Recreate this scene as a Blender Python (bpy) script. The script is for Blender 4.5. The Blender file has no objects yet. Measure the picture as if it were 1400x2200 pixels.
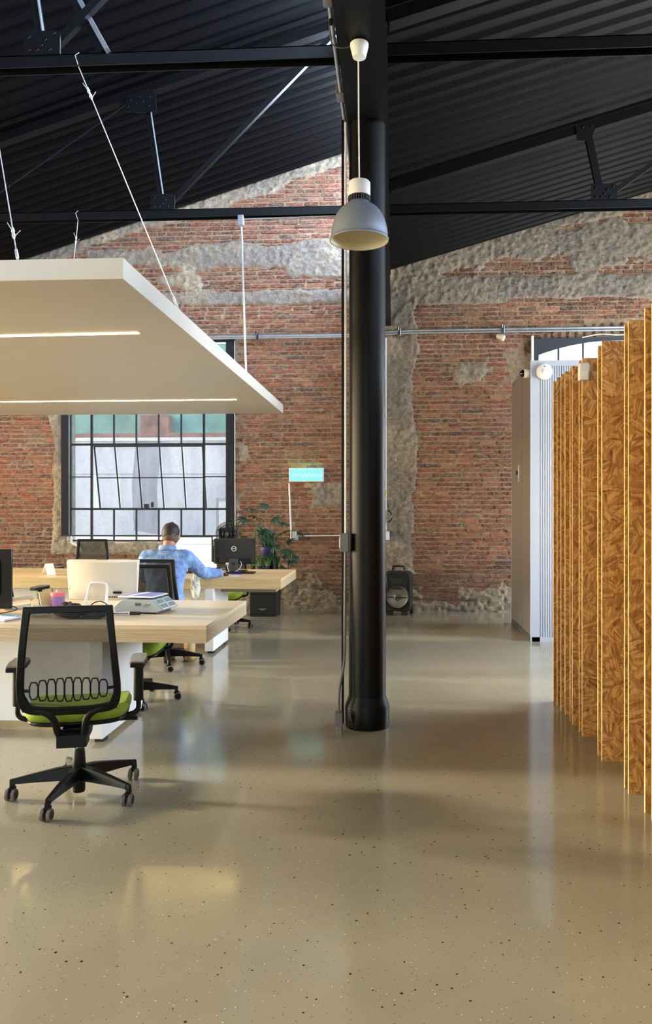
import bpy, math, random
import numpy as np
from mathutils import Vector, Matrix
random.seed(7); rng = np.random.default_rng(7)
C = bpy.context.scene.collection; SC = bpy.context.scene
PI = math.pi

# ---------------------------------------------------------------- camera
F_PX = 1650.0; PSI = math.atan(94/1650)
cam = bpy.data.cameras.new('camera'); camo = bpy.data.objects.new('camera', cam); C.objects.link(camo)
cam.sensor_fit = 'VERTICAL'; cam.sensor_height = 36; cam.lens = 36*F_PX/2200
cam.shift_x = -54/2200; cam.shift_y = -10/2200; cam.clip_end = 200
camo.location = (0, 0, 1.5); camo.rotation_euler = (PI/2, 0, PSI)
SC.camera = camo
# ---------------------------------------------------------------- world, daylight
w = bpy.data.worlds.new('sky'); SC.world = w; w.use_nodes = True
nt = w.node_tree; bg = nt.nodes['Background']
sky = nt.nodes.new('ShaderNodeTexSky'); sky.sky_type = 'HOSEK_WILKIE'; sky.turbidity = 5.0
sky.sun_direction = (-0.94, 0.0, 0.34)
nt.links.new(sky.outputs[0], bg.inputs[0]); bg.inputs[1].default_value = 55
def sun(name, d, energy, col, ang):
    l = bpy.data.lights.new(name, 'SUN'); l.energy = energy; l.color = col; l.angle = ang
    o = bpy.data.objects.new(name, l); C.objects.link(o); o.rotation_euler = Vector(d).to_track_quat('-Z', 'Y').to_euler()
def area(name, loc, d, sx, sy, energy, col, up='Y'):
    l = bpy.data.lights.new(name, 'AREA'); l.shape = 'RECTANGLE'; l.size = sx; l.size_y = sy; l.energy = energy; l.color = col
    o = bpy.data.objects.new(name, l); C.objects.link(o); o.location = loc
    z = -Vector(d).normalized(); y = Vector((0, 0, 1)) - z*z.z
    y.normalize(); x = y.cross(z)
    o.rotation_euler = Matrix((x, y, z)).transposed().to_euler()
sun('sun', (1, -0.11, -0.27), 7.0, (1, .90, .72), math.radians(4.5))
# daylight entering at the openings of the hall, plus an added rear fill
area('clerestory_daylight_left', (0.02, 3.4, 5.95), (-1, 0, -.18), 15.4, 1.45, 1700, (.62, .77, 1))
area('clerestory_daylight_right', (6.2, 3.4, 5.85), (-1, 0, -.35), 15.4, 1.4, 120, (.78, .88, 1))
area('right_window_daylight', (5.8, 8.2, 2.0), (-1, 0, -.45), 5.6, 2.6, 1100, (.84, .92, 1))
area('left_window_daylight', (-11.0, 2.5, 2.1), (1, 0, -.1), 15, 2.4, 10, (1, .93, .80))
area('rear_fill_light', (-1.0, -7.6, 2.6), (0, 1, .02), 5, 2.6, 30, (1, .84, .58))  # warm fill added behind the camera, out of view
SC.view_settings.view_transform = 'Standard'; SC.view_settings.look = 'None'
SC.view_settings.gamma = 1; SC.view_settings.exposure = -0.22; SC.view_settings.use_curve_mapping = False
SC.cycles.use_denoising = True; SC.cycles.max_bounces = 8; SC.cycles.transparent_max_bounces = 16
SC.cycles.sample_clamp_indirect = 6; SC.cycles.caustics_reflective = False; SC.cycles.caustics_refractive = False

# ---------------------------------------------------------------- materials
def lin(c):
    return tuple(((x/255)/12.92 if x/255 <= .04045 else ((x/255+.055)/1.055)**2.4) for x in c)
def newmat(name):
    m = bpy.data.materials.new(name); m.use_nodes = True
    n = m.node_tree.nodes; return m, m.node_tree, n['Principled BSDF']
def nd(t, kind, **kw):
    n = t.nodes.new(kind)
    for k, v in kw.items(): setattr(n, k, v)
    return n
def pm(name, rgb, rough=.5, metal=0., var=.08, scale=12., bump=0., spec=.5, coat=0., emit=None, estr=0., stretch=None):
    m, t, b = newmat(name); L = t.links
    tc = nd(t, 'ShaderNodeTexCoord'); mp = nd(t, 'ShaderNodeMapping')
    if stretch: mp.inputs['Scale'].default_value = stretch
    L.new(tc.outputs['Object'], mp.inputs[0])
    no = nd(t, 'ShaderNodeTexNoise'); no.inputs['Scale'].default_value = scale; no.inputs['Detail'].default_value = 5
    L.new(mp.outputs[0], no.inputs['Vector'])
    mr = nd(t, 'ShaderNodeMapRange'); mr.inputs[1].default_value = .3; mr.inputs[2].default_value = .7
    mr.inputs[3].default_value = 1-var; mr.inputs[4].default_value = 1+var
    L.new(no.outputs[0], mr.inputs[0])
    hv = nd(t, 'ShaderNodeHueSaturation'); hv.inputs['Color'].default_value = (*lin(rgb), 1)
    L.new(mr.outputs[0], hv.inputs['Value']); L.new(hv.outputs[0], b.inputs['Base Color'])
    b.inputs['Roughness'].default_value = rough; b.inputs['Metallic'].default_value = metal
    b.inputs['Specular IOR Level'].default_value = spec; b.inputs['Coat Weight'].default_value = coat
    if bump:
        bp = nd(t, 'ShaderNodeBump'); bp.inputs['Strength'].default_value = bump; bp.inputs['Distance'].default_value = .01
        L.new(no.outputs[0], bp.inputs['Height']); L.new(bp.outputs[0], b.inputs['Normal'])
    if emit:
        b.inputs['Emission Color'].default_value = (*lin(emit), 1); b.inputs['Emission Strength'].default_value = estr
    return m
def sheer(name, rgb, clear, gloss=False):
    m, t, b = newmat(name); L = t.links
    tr = nd(t, 'ShaderNodeBsdfTransparent'); mx = nd(t, 'ShaderNodeMixShader')
    tc = nd(t, 'ShaderNodeTexCoord'); no = nd(t, 'ShaderNodeTexNoise'); no.inputs['Scale'].default_value = 30
    L.new(tc.outputs['Object'], no.inputs['Vector'])
    mr = nd(t, 'ShaderNodeMapRange'); mr.inputs[3].default_value = 1-clear-.03; mr.inputs[4].default_value = 1-clear+.03
    L.new(no.outputs[0], mr.inputs[0]); L.new(mr.outputs[0], mx.inputs[0])
    b.inputs['Base Color'].default_value = (*lin(rgb), 1); b.inputs['Roughness'].default_value = .08 if gloss else .75
    if gloss: b.inputs['Metallic'].default_value = 0
    L.new(tr.outputs[0], mx.inputs[1]); L.new(b.outputs[0], mx.inputs[2])
    L.new(mx.outputs[0], t.nodes['Material Output'].inputs[0]); return m
M = {}
M['black_paint'] = pm('black_paint', (8, 8, 12), .45, var=.2, scale=6, bump=.05, spec=.2)
M['roof'] = pm('black_roof_sheet', (4, 4, 7), .5, var=.3, scale=1.2, spec=.13)
M['steel_edge'] = pm('painted_steel', (12, 13, 18), .36, var=.2, scale=5, spec=.35)
M['column'] = pm('column_black_enamel', (8, 8, 10), .42, var=.2, scale=5, bump=.06, spec=.16)
M['chair_black'] = pm('black_plastic', (8, 8, 10), .42, var=.1, scale=40, spec=.22)
M['chair_pad_sheen'] = pm('arm_pad_sky_sheen', (110, 104, 98), .25, var=.08, scale=40)  # paler than the black plastic: sky reflection put into the colour
M['tyre'] = pm('grey_tyre', (98, 92, 90), .5, var=.1)
M['green'] = pm('green_fabric', (124, 146, 30), .85, var=.12, scale=150, bump=.2)
M['mesh'] = sheer('black_mesh_fabric', (10, 10, 12), .28)
M['chrome'] = pm('chrome', (205, 205, 208), .18, 1.0, var=.03)
M['galv'] = pm('galvanised_steel', (190, 196, 205), .32, .75, var=.12, scale=8)
M['greybox'] = pm('grey_box_paint', (105, 103, 106), .5, var=.06)
M['white_paint'] = pm('white_paint', (232, 233, 236), .45, var=.02, scale=3)
M['panel_white'] = pm('white_laminate', (192, 187, 178), .5, var=.02, scale=3)
M['white_plastic'] = pm('white_plastic', (226, 226, 228), .35, var=.02)
M['cream_plastic'] = pm('cream_plastic', (222, 214, 196), .35, var=.03, scale=4)
M['strip'] = pm('led_strip', (255, 250, 240), .4, emit=(255, 216, 150), estr=38)
M['rope'] = pm('steel_rope', (190, 190, 192), .4, .4, var=.2, scale=120)
M['lamp_grey'] = pm('lamp_grey_enamel', (136, 144, 162), .38, .2, var=.05)
M['lamp_in'] = pm('lamp_inner_reflector', (214, 208, 184), .45, var=.03)
M['blackgloss'] = pm('black_gloss_plastic', (14, 15, 17), .2, var=.1)
M['blackmatt'] = pm('black_matt_plastic', (26, 26, 27), .55, var=.1, scale=30)
M['darkgrey'] = pm('dark_grey_plastic', (62, 62, 64), .5, var=.08)
M['paper'] = pm('white_paper', (238, 236, 230), .8, var=.03)
M['blind'] = sheer('black_sheer_blind', (30, 32, 42), .70)
M['blind_solid'] = pm('blind_edge_cloth', (40, 43, 54), .8, var=.1, scale=60)
M['glass'] = sheer('window_glass', (190, 205, 215), .90, True)
M['winframe'] = pm('dark_window_steel', (52, 50, 60), .45, var=.15)
M['skin'] = pm('skin', (176, 122, 96), .55, var=.06, scale=25)
M['hair'] = pm('dark_hair', (30, 25, 23), .6, var=.4, scale=90, bump=.5)
M['hair_short'] = pm('faded_hair', (92, 70, 58), .7, var=.25, scale=140, bump=.3)
M['khaki'] = pm('khaki_cloth', (176, 148, 100), .85, var=.12, scale=30, bump=.15)
M['suede'] = pm('tan_suede', (170, 138, 86), .85, var=.15, scale=30)
M['osb_edge'] = pm('board_edge', (222, 186, 128), .7, var=.2, scale=60)
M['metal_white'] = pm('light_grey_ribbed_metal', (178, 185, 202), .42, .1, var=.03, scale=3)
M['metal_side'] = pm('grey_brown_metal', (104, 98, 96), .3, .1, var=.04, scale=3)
M['pot_blue'] = pm('blue_pot', (34, 32, 84), .5, var=.5, scale=60)
M['leaf'] = pm('dark_leaf', (34, 72, 44), .45, var=.3, scale=14)
M['leaf_light'] = pm('light_leaf', (104, 142, 62), .5, var=.3, scale=14)
M['stem'] = pm('plant_stem', (70, 92, 48), .6, var=.2)
M['purple'] = pm('purple_plastic', (152, 118, 196), .35, var=.04)
M['pink'] = pm('pink_plastic', (236, 130, 130), .4, var=.04)
M['pinkpale'] = pm('pale_pink_plastic', (244, 176, 176), .4, var=.04)
M['blue'] = pm('blue_paper', (60, 70, 190), .6, var=.05)
M['lilac'] = pm('lilac_sheet', (128, 124, 190), .35, var=.15, scale=10)
M['silver'] = pm('silver_plastic', (158, 167, 174), .35, .2, var=.04)
M['lcd'] = pm('grey_display', (132, 146, 142), .2, var=.15, scale=40)
M['card'] = pm('tan_card', (206, 186, 140), .8, var=.05)
M['screen'] = pm('lit_screen', (200, 230, 240), .3, emit=(205, 236, 248), estr=.95, var=.03)
M['ink'] = pm('dark_ink', (70, 78, 84), .6)
M['white_mark'] = pm('white_mark', (236, 236, 236), .5, var=.01)
M['sign'] = pm('cyan_sign_face', (120, 225, 225), .3, emit=(90, 222, 226), estr=.62, var=.05)
M['sign_white'] = pm('sign_pale_print', (220, 250, 250), .3, emit=(175, 248, 250), estr=1.0)
M['yellow'] = pm('yellow_label', (214, 214, 40), .6)
M['tan_inner'] = pm('taupe_laminate', (150, 136, 118), .5, var=.03)
M['baffle'] = pm('speaker_cone_grey', (120, 120, 116), .35, .4, var=.12)

def wood(name, c1, c2, ax=(1.2, 14, 14)):
    m, t, b = newmat(name); L = t.links
    tc = nd(t, 'ShaderNodeNewGeometry'); mp = nd(t, 'ShaderNodeMapping'); mp.inputs['Scale'].default_value = ax
    L.new(tc.outputs['Position'], mp.inputs[0])
    n1 = nd(t, 'ShaderNodeTexNoise'); n1.inputs['Scale'].default_value = 3.5; n1.inputs['Detail'].default_value = 9; n1.inputs['Distortion'].default_value = .6
    L.new(mp.outputs[0], n1.inputs['Vector'])
    cr = nd(t, 'ShaderNodeValToRGB'); cr.color_ramp.elements[0].position = .3; cr.color_ramp.elements[1].position = .72
    cr.color_ramp.elements[0].color = (*lin(c1), 1); cr.color_ramp.elements[1].color = (*lin(c2), 1)
    L.new(n1.outputs[0], cr.inputs[0]); L.new(cr.outputs[0], b.inputs['Base Color'])
    b.inputs['Roughness'].default_value = .32; return m
M['desk_top'] = wood('pale_oak_top', (206, 184, 152), (228, 210, 182))
M['desk_edge'] = wood('pale_oak_edge', (180, 158, 128), (206, 186, 156), (1.2, 8, 30))
M['desk_warm'] = wood('warm_oak', (214, 184, 132), (232, 206, 160))

def floor_mat():
    m, t, b = newmat('polished_epoxy_terrazzo'); L = t.links
    g = nd(t, 'ShaderNodeNewGeometry')
    n1 = nd(t, 'ShaderNodeTexNoise'); n1.inputs['Scale'].default_value = .9; n1.inputs['Detail'].default_value = 8; n1.inputs['Roughness'].default_value = .6
    L.new(g.outputs['Position'], n1.inputs['Vector'])
    cr = nd(t, 'ShaderNodeValToRGB'); e = cr.color_ramp.elements
    e[0].position = .3; e[0].color = (*lin((145, 138, 118)), 1); e[1].position = .75; e[1].color = (*lin((164, 156, 134)), 1)
    L.new(n1.outputs[0], cr.inputs[0])
    n2 = nd(t, 'ShaderNodeTexNoise'); n2.inputs['Scale'].default_value = 160; n2.inputs['Detail'].default_value = 3
    L.new(g.outputs['Position'], n2.inputs['Vector'])
    mr = nd(t, 'ShaderNodeMapRange'); mr.inputs[1].default_value = .3; mr.inputs[2].default_value = .7; mr.inputs[3].default_value = .93; mr.inputs[4].default_value = 1.05
    L.new(n2.outputs[0], mr.inputs[0])
    mul = nd(t, 'ShaderNodeVectorMath', operation='SCALE'); L.new(cr.outputs[0], mul.inputs[0]); L.new(mr.outputs[0], mul.inputs['Scale'])
    last = mul.outputs[0]
    for sc, thr, sel, col in ((30, .125, .82, (52, 44, 36)), (19, .095, .80, (44, 38, 32)), (40, .10, .88, (226, 220, 204)), (70, .17, .76, (112, 100, 82)), (64, .15, .90, (212, 204, 184))):
        v = nd(t, 'ShaderNodeTexVoronoi'); v.inputs['Scale'].default_value = sc
        mp = nd(t, 'ShaderNodeMapping'); mp.inputs['Location'].default_value = (sc*.37, sc*.11, .5/sc); mp.inputs['Scale'].default_value = (1, 1, 0)
        L.new(g.outputs['Position'], mp.inputs[0]); L.new(mp.outputs[0], v.inputs['Vector'])
        lt = nd(t, 'ShaderNodeMath', operation='LESS_THAN'); L.new(v.outputs['Distance'], lt.inputs[0]); lt.inputs[1].default_value = thr
        sp = nd(t, 'ShaderNodeSeparateColor'); L.new(v.outputs['Color'], sp.inputs[0])
        gt = nd(t, 'ShaderNodeMath', operation='GREATER_THAN'); L.new(sp.outputs[0], gt.inputs[0]); gt.inputs[1].default_value = sel
        mu = nd(t, 'ShaderNodeMath', operation='MULTIPLY'); L.new(lt.outputs[0], mu.inputs[0]); L.new(gt.outputs[0], mu.inputs[1])
        mx = nd(t, 'ShaderNodeMix', data_type='RGBA'); L.new(mu.outputs[0], mx.inputs[0]); L.new(last, mx.inputs[6]); mx.inputs[7].default_value = (*lin(col), 1)
        last = mx.outputs[2]
    L.new(last, b.inputs['Base Color'])
    n3 = nd(t, 'ShaderNodeTexNoise'); n3.inputs['Scale'].default_value = 2.2; n3.inputs['Detail'].default_value = 4
    L.new(g.outputs['Position'], n3.inputs['Vector'])
    m3 = nd(t, 'ShaderNodeMapRange'); m3.inputs[1].default_value = .35; m3.inputs[2].default_value = .7; m3.inputs[3].default_value = .10; m3.inputs[4].default_value = .17
    L.new(n3.outputs[0], m3.inputs[0]); L.new(m3.outputs[0], b.inputs['Roughness'])
    bp = nd(t, 'ShaderNodeBump'); bp.inputs['Strength'].default_value = .05; bp.inputs['Distance'].default_value = .01
    n4 = nd(t, 'ShaderNodeTexNoise'); n4.inputs['Scale'].default_value = 5; n4.inputs['Detail'].default_value = 2
    L.new(g.outputs['Position'], n4.inputs['Vector']); L.new(n4.outputs[0], bp.inputs['Height']); L.new(bp.outputs[0], b.inputs['Normal'])
    b.inputs['Specular IOR Level'].default_value = .6
    return m
M['floor'] = floor_mat()

def wall_mat():
    m, t, b = newmat('old_brick_and_mortar'); L = t.links
    at = nd(t, 'ShaderNodeVertexColor'); at.layer_name = 'Col'
    g = nd(t, 'ShaderNodeNewGeometry')
    n1 = nd(t, 'ShaderNodeTexNoise'); n1.inputs['Scale'].default_value = 26; n1.inputs['Detail'].default_value = 8; n1.inputs['Roughness'].default_value = .7
    L.new(g.outputs['Position'], n1.inputs['Vector'])
    mr = nd(t, 'ShaderNodeMapRange'); mr.inputs[1].default_value = .3; mr.inputs[2].default_value = .7; mr.inputs[3].default_value = .50; mr.inputs[4].default_value = 1.08
    L.new(n1.outputs[0], mr.inputs[0])
    sc = nd(t, 'ShaderNodeVectorMath', operation='SCALE'); L.new(at.outputs[0], sc.inputs[0]); L.new(mr.outputs[0], sc.inputs['Scale'])
    n2 = nd(t, 'ShaderNodeTexNoise'); n2.inputs['Scale'].default_value = 17; n2.inputs['Detail'].default_value = 7; n2.inputs['Roughness'].default_value = .65
    mp = nd(t, 'ShaderNodeMapping'); mp.inputs['Scale'].default_value = (1, 1, 2.2); L.new(g.outputs['Position'], mp.inputs[0]); L.new(mp.outputs[0], n2.inputs['Vector'])
    m2 = nd(t, 'ShaderNodeMapRange'); m2.inputs[1].default_value = .44; m2.inputs[2].default_value = .64; m2.inputs[3].default_value = 0; m2.inputs[4].default_value = .75
    L.new(n2.outputs[0], m2.inputs[0])
    mx = nd(t, 'ShaderNodeMix', data_type='RGBA'); L.new(m2.outputs[0], mx.inputs[0]); L.new(sc.outputs[0], mx.inputs[6]); mx.inputs[7].default_value = (*lin((156, 134, 112)), 1)
    L.new(mx.outputs[2], b.inputs['Base Color']); b.inputs['Roughness'].default_value = .9; b.inputs['Specular IOR Level'].default_value = .2
    bp = nd(t, 'ShaderNodeBump'); bp.inputs['Strength'].default_value = 1.0; bp.inputs['Distance'].default_value = .02
    L.new(n1.outputs[0], bp.inputs['Height']); L.new(bp.outputs[0], b.inputs['Normal']); return m
M['wall'] = wall_mat()

def osb_mat():
    m, t, b = newmat('oriented_strand_board'); L = t.links
    g = nd(t, 'ShaderNodeNewGeometry'); tc = nd(t, 'ShaderNodeTexCoord')
    def layer(cell, fs, seed):
        mp = nd(t, 'ShaderNodeMapping'); mp.inputs['Location'].default_value = (seed, seed*1.7, seed*.3); mp.inputs['Scale'].default_value = (1, 2.3, 1)
        L.new(g.outputs['Position'], mp.inputs[0])
        v = nd(t, 'ShaderNodeTexVoronoi'); v.inputs['Scale'].default_value = cell; L.new(mp.outputs[0], v.inputs['Vector'])
        sp = nd(t, 'ShaderNodeSeparateColor'); L.new(v.outputs['Color'], sp.inputs[0])
        ang = nd(t, 'ShaderNodeMath', operation='MULTIPLY'); L.new(sp.outputs[0], ang.inputs[0]); ang.inputs[1].default_value = PI
        ro = nd(t, 'ShaderNodeVectorRotate', rotation_type='Y_AXIS'); L.new(mp.outputs[0], ro.inputs['Vector']); L.new(ang.outputs[0], ro.inputs['Angle'])
        m2 = nd(t, 'ShaderNodeMapping'); m2.inputs['Scale'].default_value = (.14, 1, 1); L.new(ro.outputs[0], m2.inputs[0])
        v2 = nd(t, 'ShaderNodeTexVoronoi'); v2.inputs['Scale'].default_value = fs; L.new(m2.outputs[0], v2.inputs['Vector'])
        s2 = nd(t, 'ShaderNodeSeparateColor'); L.new(v2.outputs['Color'], s2.inputs[0]); return s2.outputs[0], s2.outputs[1], sp.outputs[1]
    a1, a2, a3 = layer(8, 60, 0.0); b1, b2, b3 = layer(13, 95, 5.3)
    gt = nd(t, 'ShaderNodeMath', operation='GREATER_THAN'); L.new(b3, gt.inputs[0]); gt.inputs[1].default_value = .45
    mx = nd(t, 'ShaderNodeMix', data_type='FLOAT'); L.new(gt.outputs[0], mx.inputs[0]); L.new(a1, mx.inputs[2]); L.new(b1, mx.inputs[3])
    mp = nd(t, 'ShaderNodeMapping'); mp.inputs['Scale'].default_value = (30, 30, 5); L.new(g.outputs['Position'], mp.inputs[0])
    no = nd(t, 'ShaderNodeTexNoise'); no.inputs['Scale'].default_value = 3; no.inputs['Detail'].default_value = 6; L.new(mp.outputs[0], no.inputs['Vector'])
    ad = nd(t, 'ShaderNodeMath', operation='MULTIPLY_ADD'); L.new(no.outputs[0], ad.inputs[0]); ad.inputs[1].default_value = .8; 
    sb = nd(t, 'ShaderNodeMath', operation='MULTIPLY_ADD'); L.new(mx.outputs[0], sb.inputs[0]); sb.inputs[1].default_value = .62; sb.inputs[2].default_value = -.2
    L.new(sb.outputs[0], ad.inputs[2])
    cr = nd(t, 'ShaderNodeValToRGB'); e = cr.color_ramp.elements
    e[0].position = .04; e[0].color = (*lin((104, 60, 20)), 1); e[1].position = .85; e[1].color = (*lin((228, 178, 106)), 1)
    x = e.new(.27); x.color = (*lin((166, 112, 52)), 1); x = e.new(.55); x.color = (*lin((190, 138, 72)), 1)
    L.new(ad.outputs[0], cr.inputs[0]); L.new(cr.outputs[0], b.inputs['Base Color']); b.inputs['Roughness'].default_value = .6
    bp = nd(t, 'ShaderNodeBump'); bp.inputs['Strength'].default_value = .3; bp.inputs['Distance'].default_value = .003
    L.new(ad.outputs[0], bp.inputs['Height']); L.new(bp.outputs[0], b.inputs['Normal']); return m
M['osb'] = osb_mat()

def denim_mat():
    m, t, b = newmat('faded_denim'); L = t.links
    tc = nd(t, 'ShaderNodeTexCoord')
    n1 = nd(t, 'ShaderNodeTexNoise'); n1.inputs['Scale'].default_value = 9; n1.inputs['Detail'].default_value = 8; n1.inputs['Distortion'].default_value = 1.2
    L.new(tc.outputs['Object'], n1.inputs['Vector'])
    cr = nd(t, 'ShaderNodeValToRGB'); e = cr.color_ramp.elements
    e[0].position = .3; e[0].color = (*lin((70, 102, 156)), 1); e[1].position = .72; e[1].color = (*lin((140, 170, 212)), 1)
    L.new(n1.outputs[0], cr.inputs[0]); L.new(cr.outputs[0], b.inputs['Base Color']); b.inputs['Roughness'].default_value = .85
    bp = nd(t, 'ShaderNodeBump'); bp.inputs['Strength'].default_value = .8; bp.inputs['Distance'].default_value = .02
    L.new(n1.outputs[0], bp.inputs['Height']); L.new(bp.outputs[0], b.inputs['Normal']); return m
M['denim'] = denim_mat()
M['denim_seam'] = pm('denim_seam', (120, 150, 200), .85, var=.15, scale=40)

def outside_mat():
    m, t, b = newmat('stained_outer_render'); L = t.links
    g = nd(t, 'ShaderNodeNewGeometry')
    n1 = nd(t, 'ShaderNodeTexNoise'); n1.inputs['Scale'].default_value = .9; n1.inputs['Detail'].default_value = 9; n1.inputs['Roughness'].default_value = .65
    mp = nd(t, 'ShaderNodeMapping'); mp.inputs['Scale'].default_value = (1.6, 1, .5); L.new(g.outputs['Position'], mp.inputs[0]); L.new(mp.outputs[0], n1.inputs['Vector'])
    cr = nd(t, 'ShaderNodeValToRGB'); e = cr.color_ramp.elements
    e[0].position = .34; e[0].color = (*lin((196, 202, 218)), 1); e[1].position = .6; e[1].color = (*lin((236, 238, 244)), 1)
    L.new(n1.outputs[0], cr.inputs[0]); L.new(cr.outputs[0], b.inputs['Base Color']); b.inputs['Roughness'].default_value = .9; return m
M['outside'] = outside_mat()
M['outside_stain'] = pm('dark_damp_stain', (176, 178, 192), .9, var=.2, scale=3, stretch=(2, 1, .3))
M['outside_green'] = pm('green_translucent_sheet', (130, 172, 160), .6, var=.25, scale=2)
M['outside_brown'] = pm('weathered_ledge', (156, 122, 112), .9, var=.3, scale=5)

# ---------------------------------------------------------------- mesh helpers
class B:
    def __init__(s): s.v = []; s.f = []
    def add(s, vs, fs):
        n = len(s.v); s.v += [tuple(x) for x in vs]; s.f += [tuple(i+n for i in f) for f in fs]; return s
    def box(s, x0, x1, y0, y1, z0, z1, mat=None):
        vs = [Vector(p) for p in ((x0,y0,z0),(x1,y0,z0),(x1,y1,z0),(x0,y1,z0),(x0,y0,z1),(x1,y0,z1),(x1,y1,z1),(x0,y1,z1))]
        if mat is not None: vs = [mat @ p for p in vs]
        return s.add(vs, ((0,3,2,1),(4,5,6,7),(0,1,5,4),(1,2,6,5),(2,3,7,6),(3,0,4,7)))
    def bar(s, p0, p1, wx, wy, up=(0, 1, 0)):
        p0 = Vector(p0); p1 = Vector(p1); d = (p1-p0); ln = d.length; d.normalize()
        a = Vector(up); x = a.cross(d).normalized(); y = d.cross(x)
        m = Matrix.Translation(p0) @ Matrix((x, y, d)).transposed().to_4x4()
        return s.box(-wx/2, wx/2, -wy/2, wy/2, 0, ln, m)
    def tube(s, pts, r, n=10, cap=True):
        pts = [Vector(p) for p in pts]; rs = r if isinstance(r, (list, tuple)) else [r]*len(pts)
        t0 = (pts[1]-pts[0]).normalized(); a = Vector((0, 0, 1)) if abs(t0.z) < .9 else Vector((1, 0, 0))
        x = a.cross(t0).normalized(); vs = []; fs = []
        for i, p in enumerate(pts):
            t = (pts[min(i+1, len(pts)-1)]-pts[max(i-1, 0)]).normalized()
            x = (x - t*x.dot(t)).normalized(); y = t.cross(x)
            rr = rs[i]; ra, rb = rr if isinstance(rr, tuple) else (rr, rr)
            for k in range(n):
                c, q = math.cos(2*PI*k/n), math.sin(2*PI*k/n); vs.append(p + x*c*ra + y*q*rb)
        for i in range(len(pts)-1):
            for k in range(n): fs.append((i*n+k, i*n+(k+1) % n, (i+1)*n+(k+1) % n, (i+1)*n+k))
        if cap: fs.append(tuple(range(n-1, -1, -1))); fs.append(tuple((len(pts)-1)*n+k for k in range(n)))
        return s.add(vs, fs)
    def lathe(s, prof, c=(0, 0, 0), n=24, m=None, caps=True):
        vs = []; fs = []
        for r, z in prof:
            for k in range(n):
                p = Vector((r*math.cos(2*PI*k/n), r*math.sin(2*PI*k/n), z))
                if m is not None: p = m @ p
                vs.append(p + Vector(c))
        for i in range(len(prof)-1):
            for k in range(n): fs.append((i*n+k, i*n+(k+1) % n, (i+1)*n+(k+1) % n, (i+1)*n+k))
        if caps: fs.append(tuple(range(n-1, -1, -1))); fs.append(tuple((len(prof)-1)*n+k for k in range(n)))
        return s.add(vs, fs)
    def prism(s, poly, d0, d1, ax='Y', m=None):
        def mk(p, d):
            q = (p[0], d, p[1]) if ax == 'Y' else (d, p[0], p[1]) if ax == 'X' else (p[0], p[1], d)
            return m @ Vector(q) if m is not None else Vector(q)
        n = len(poly); vs = [mk(p, d0) for p in poly]+[mk(p, d1) for p in poly]
        fs = [tuple(range(n)), tuple(range(2*n-1, n-1, -1))]+[(i, i+n, (i+1) % n+n, (i+1) % n) for i in range(n)]
        return s.add(vs, fs)
    def ball(s, c, r, n=16, sc=(1, 1, 1), m=None):
        prof = [(max(1e-4, math.sin(PI*i/(n//2))), -math.cos(PI*i/(n//2))) for i in range(n//2+1)]
        mm = Matrix.Diagonal((r*sc[0], r*sc[1], r*sc[2], 1))
        if m is not None: mm = m @ mm
        return s.lathe(prof, c, n, mm, caps=True)
    def mesh(s, name):
        me = bpy.data.meshes.new(name); me.from_pydata(s.v, [], s.f); me.validate(); me.update(); return me
def fixn(me):
    import bmesh
    bm = bmesh.new(); bm.from_mesh(me); bmesh.ops.recalc_face_normals(bm, faces=bm.faces); bm.to_mesh(me); bm.free()
def obj(name, b, mat, parent=None, smooth=None, bevel=0, solid=0, sub=0):
    me = b.mesh(name) if isinstance(b, B) else b
    if isinstance(b, B): fixn(me)
    if not me.materials: me.materials.append(M[mat] if isinstance(mat, str) else mat)
    if smooth:
        me.shade_smooth(); me.set_sharp_from_angle(angle=math.radians(smooth))
    o = bpy.data.objects.new(name, me); C.objects.link(o)
    if parent is not None: o.parent = parent
    if solid:
        md = o.modifiers.new('solid', 'SOLIDIFY'); md.thickness = solid; md.offset = 0
    if bevel:
        md = o.modifiers.new('bevel', 'BEVEL'); md.width = bevel; md.segments = 2; md.limit_method = 'ANGLE'
    if sub:
        md = o.modifiers.new('sub', 'SUBSURF'); md.levels = sub; md.render_levels = sub
    return o
def thing(name, label, cat, loc=(0, 0, 0), rz=0, group=None):
    o = bpy.data.objects.new(name, None); C.objects.link(o); o.empty_display_size = .1
    o.location = loc; o.rotation_euler = (0, 0, rz); o['label'] = label; o['category'] = cat
    if group: o['group'] = group
    return o
def tag(o, label, cat, group=None):
    o['label'] = label; o['category'] = cat
    if group: o['group'] = group
    return o
def struct(name, b, mat, **k):
    o = obj(name, b, mat, **k); o['kind'] = 'structure'; return o
def dup(root, loc, rz, label):
    r = root.copy(); C.objects.link(r); r.location = loc; r.rotation_euler = (0, 0, rz); r['label'] = label
    def rec(a, b_):
        for ch in [c for c in ALLCH.get(a.name, [])]:
            c = ch.copy(); C.objects.link(c); c.parent = b_; c.matrix_parent_inverse = ch.matrix_parent_inverse.copy(); rec(ch, c)
    rec(root, r); return r
ALLCH = {}
def index_children():
    ALLCH.clear()
    for o in SC.objects:
        if o.parent: ALLCH.setdefault(o.parent.name, []).append(o)
def text(name, s, size, mat, parent, m, depth=.001):
    cu = bpy.data.curves.new(name, 'FONT'); cu.body = s; cu.size = size; cu.extrude = depth; cu.align_x = 'CENTER'; cu.align_y = 'CENTER'
    o = bpy.data.objects.new(name, cu); C.objects.link(o); dg = bpy.context.evaluated_depsgraph_get(); me = bpy.data.meshes.new_from_object(o.evaluated_get(dg)); bpy.data.objects.remove(o)
    me.materials.clear(); me.materials.append(M[mat]); me.name = name; o = bpy.data.objects.new(name, me); C.objects.link(o); o.parent = parent; o.matrix_local = m; return o
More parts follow.
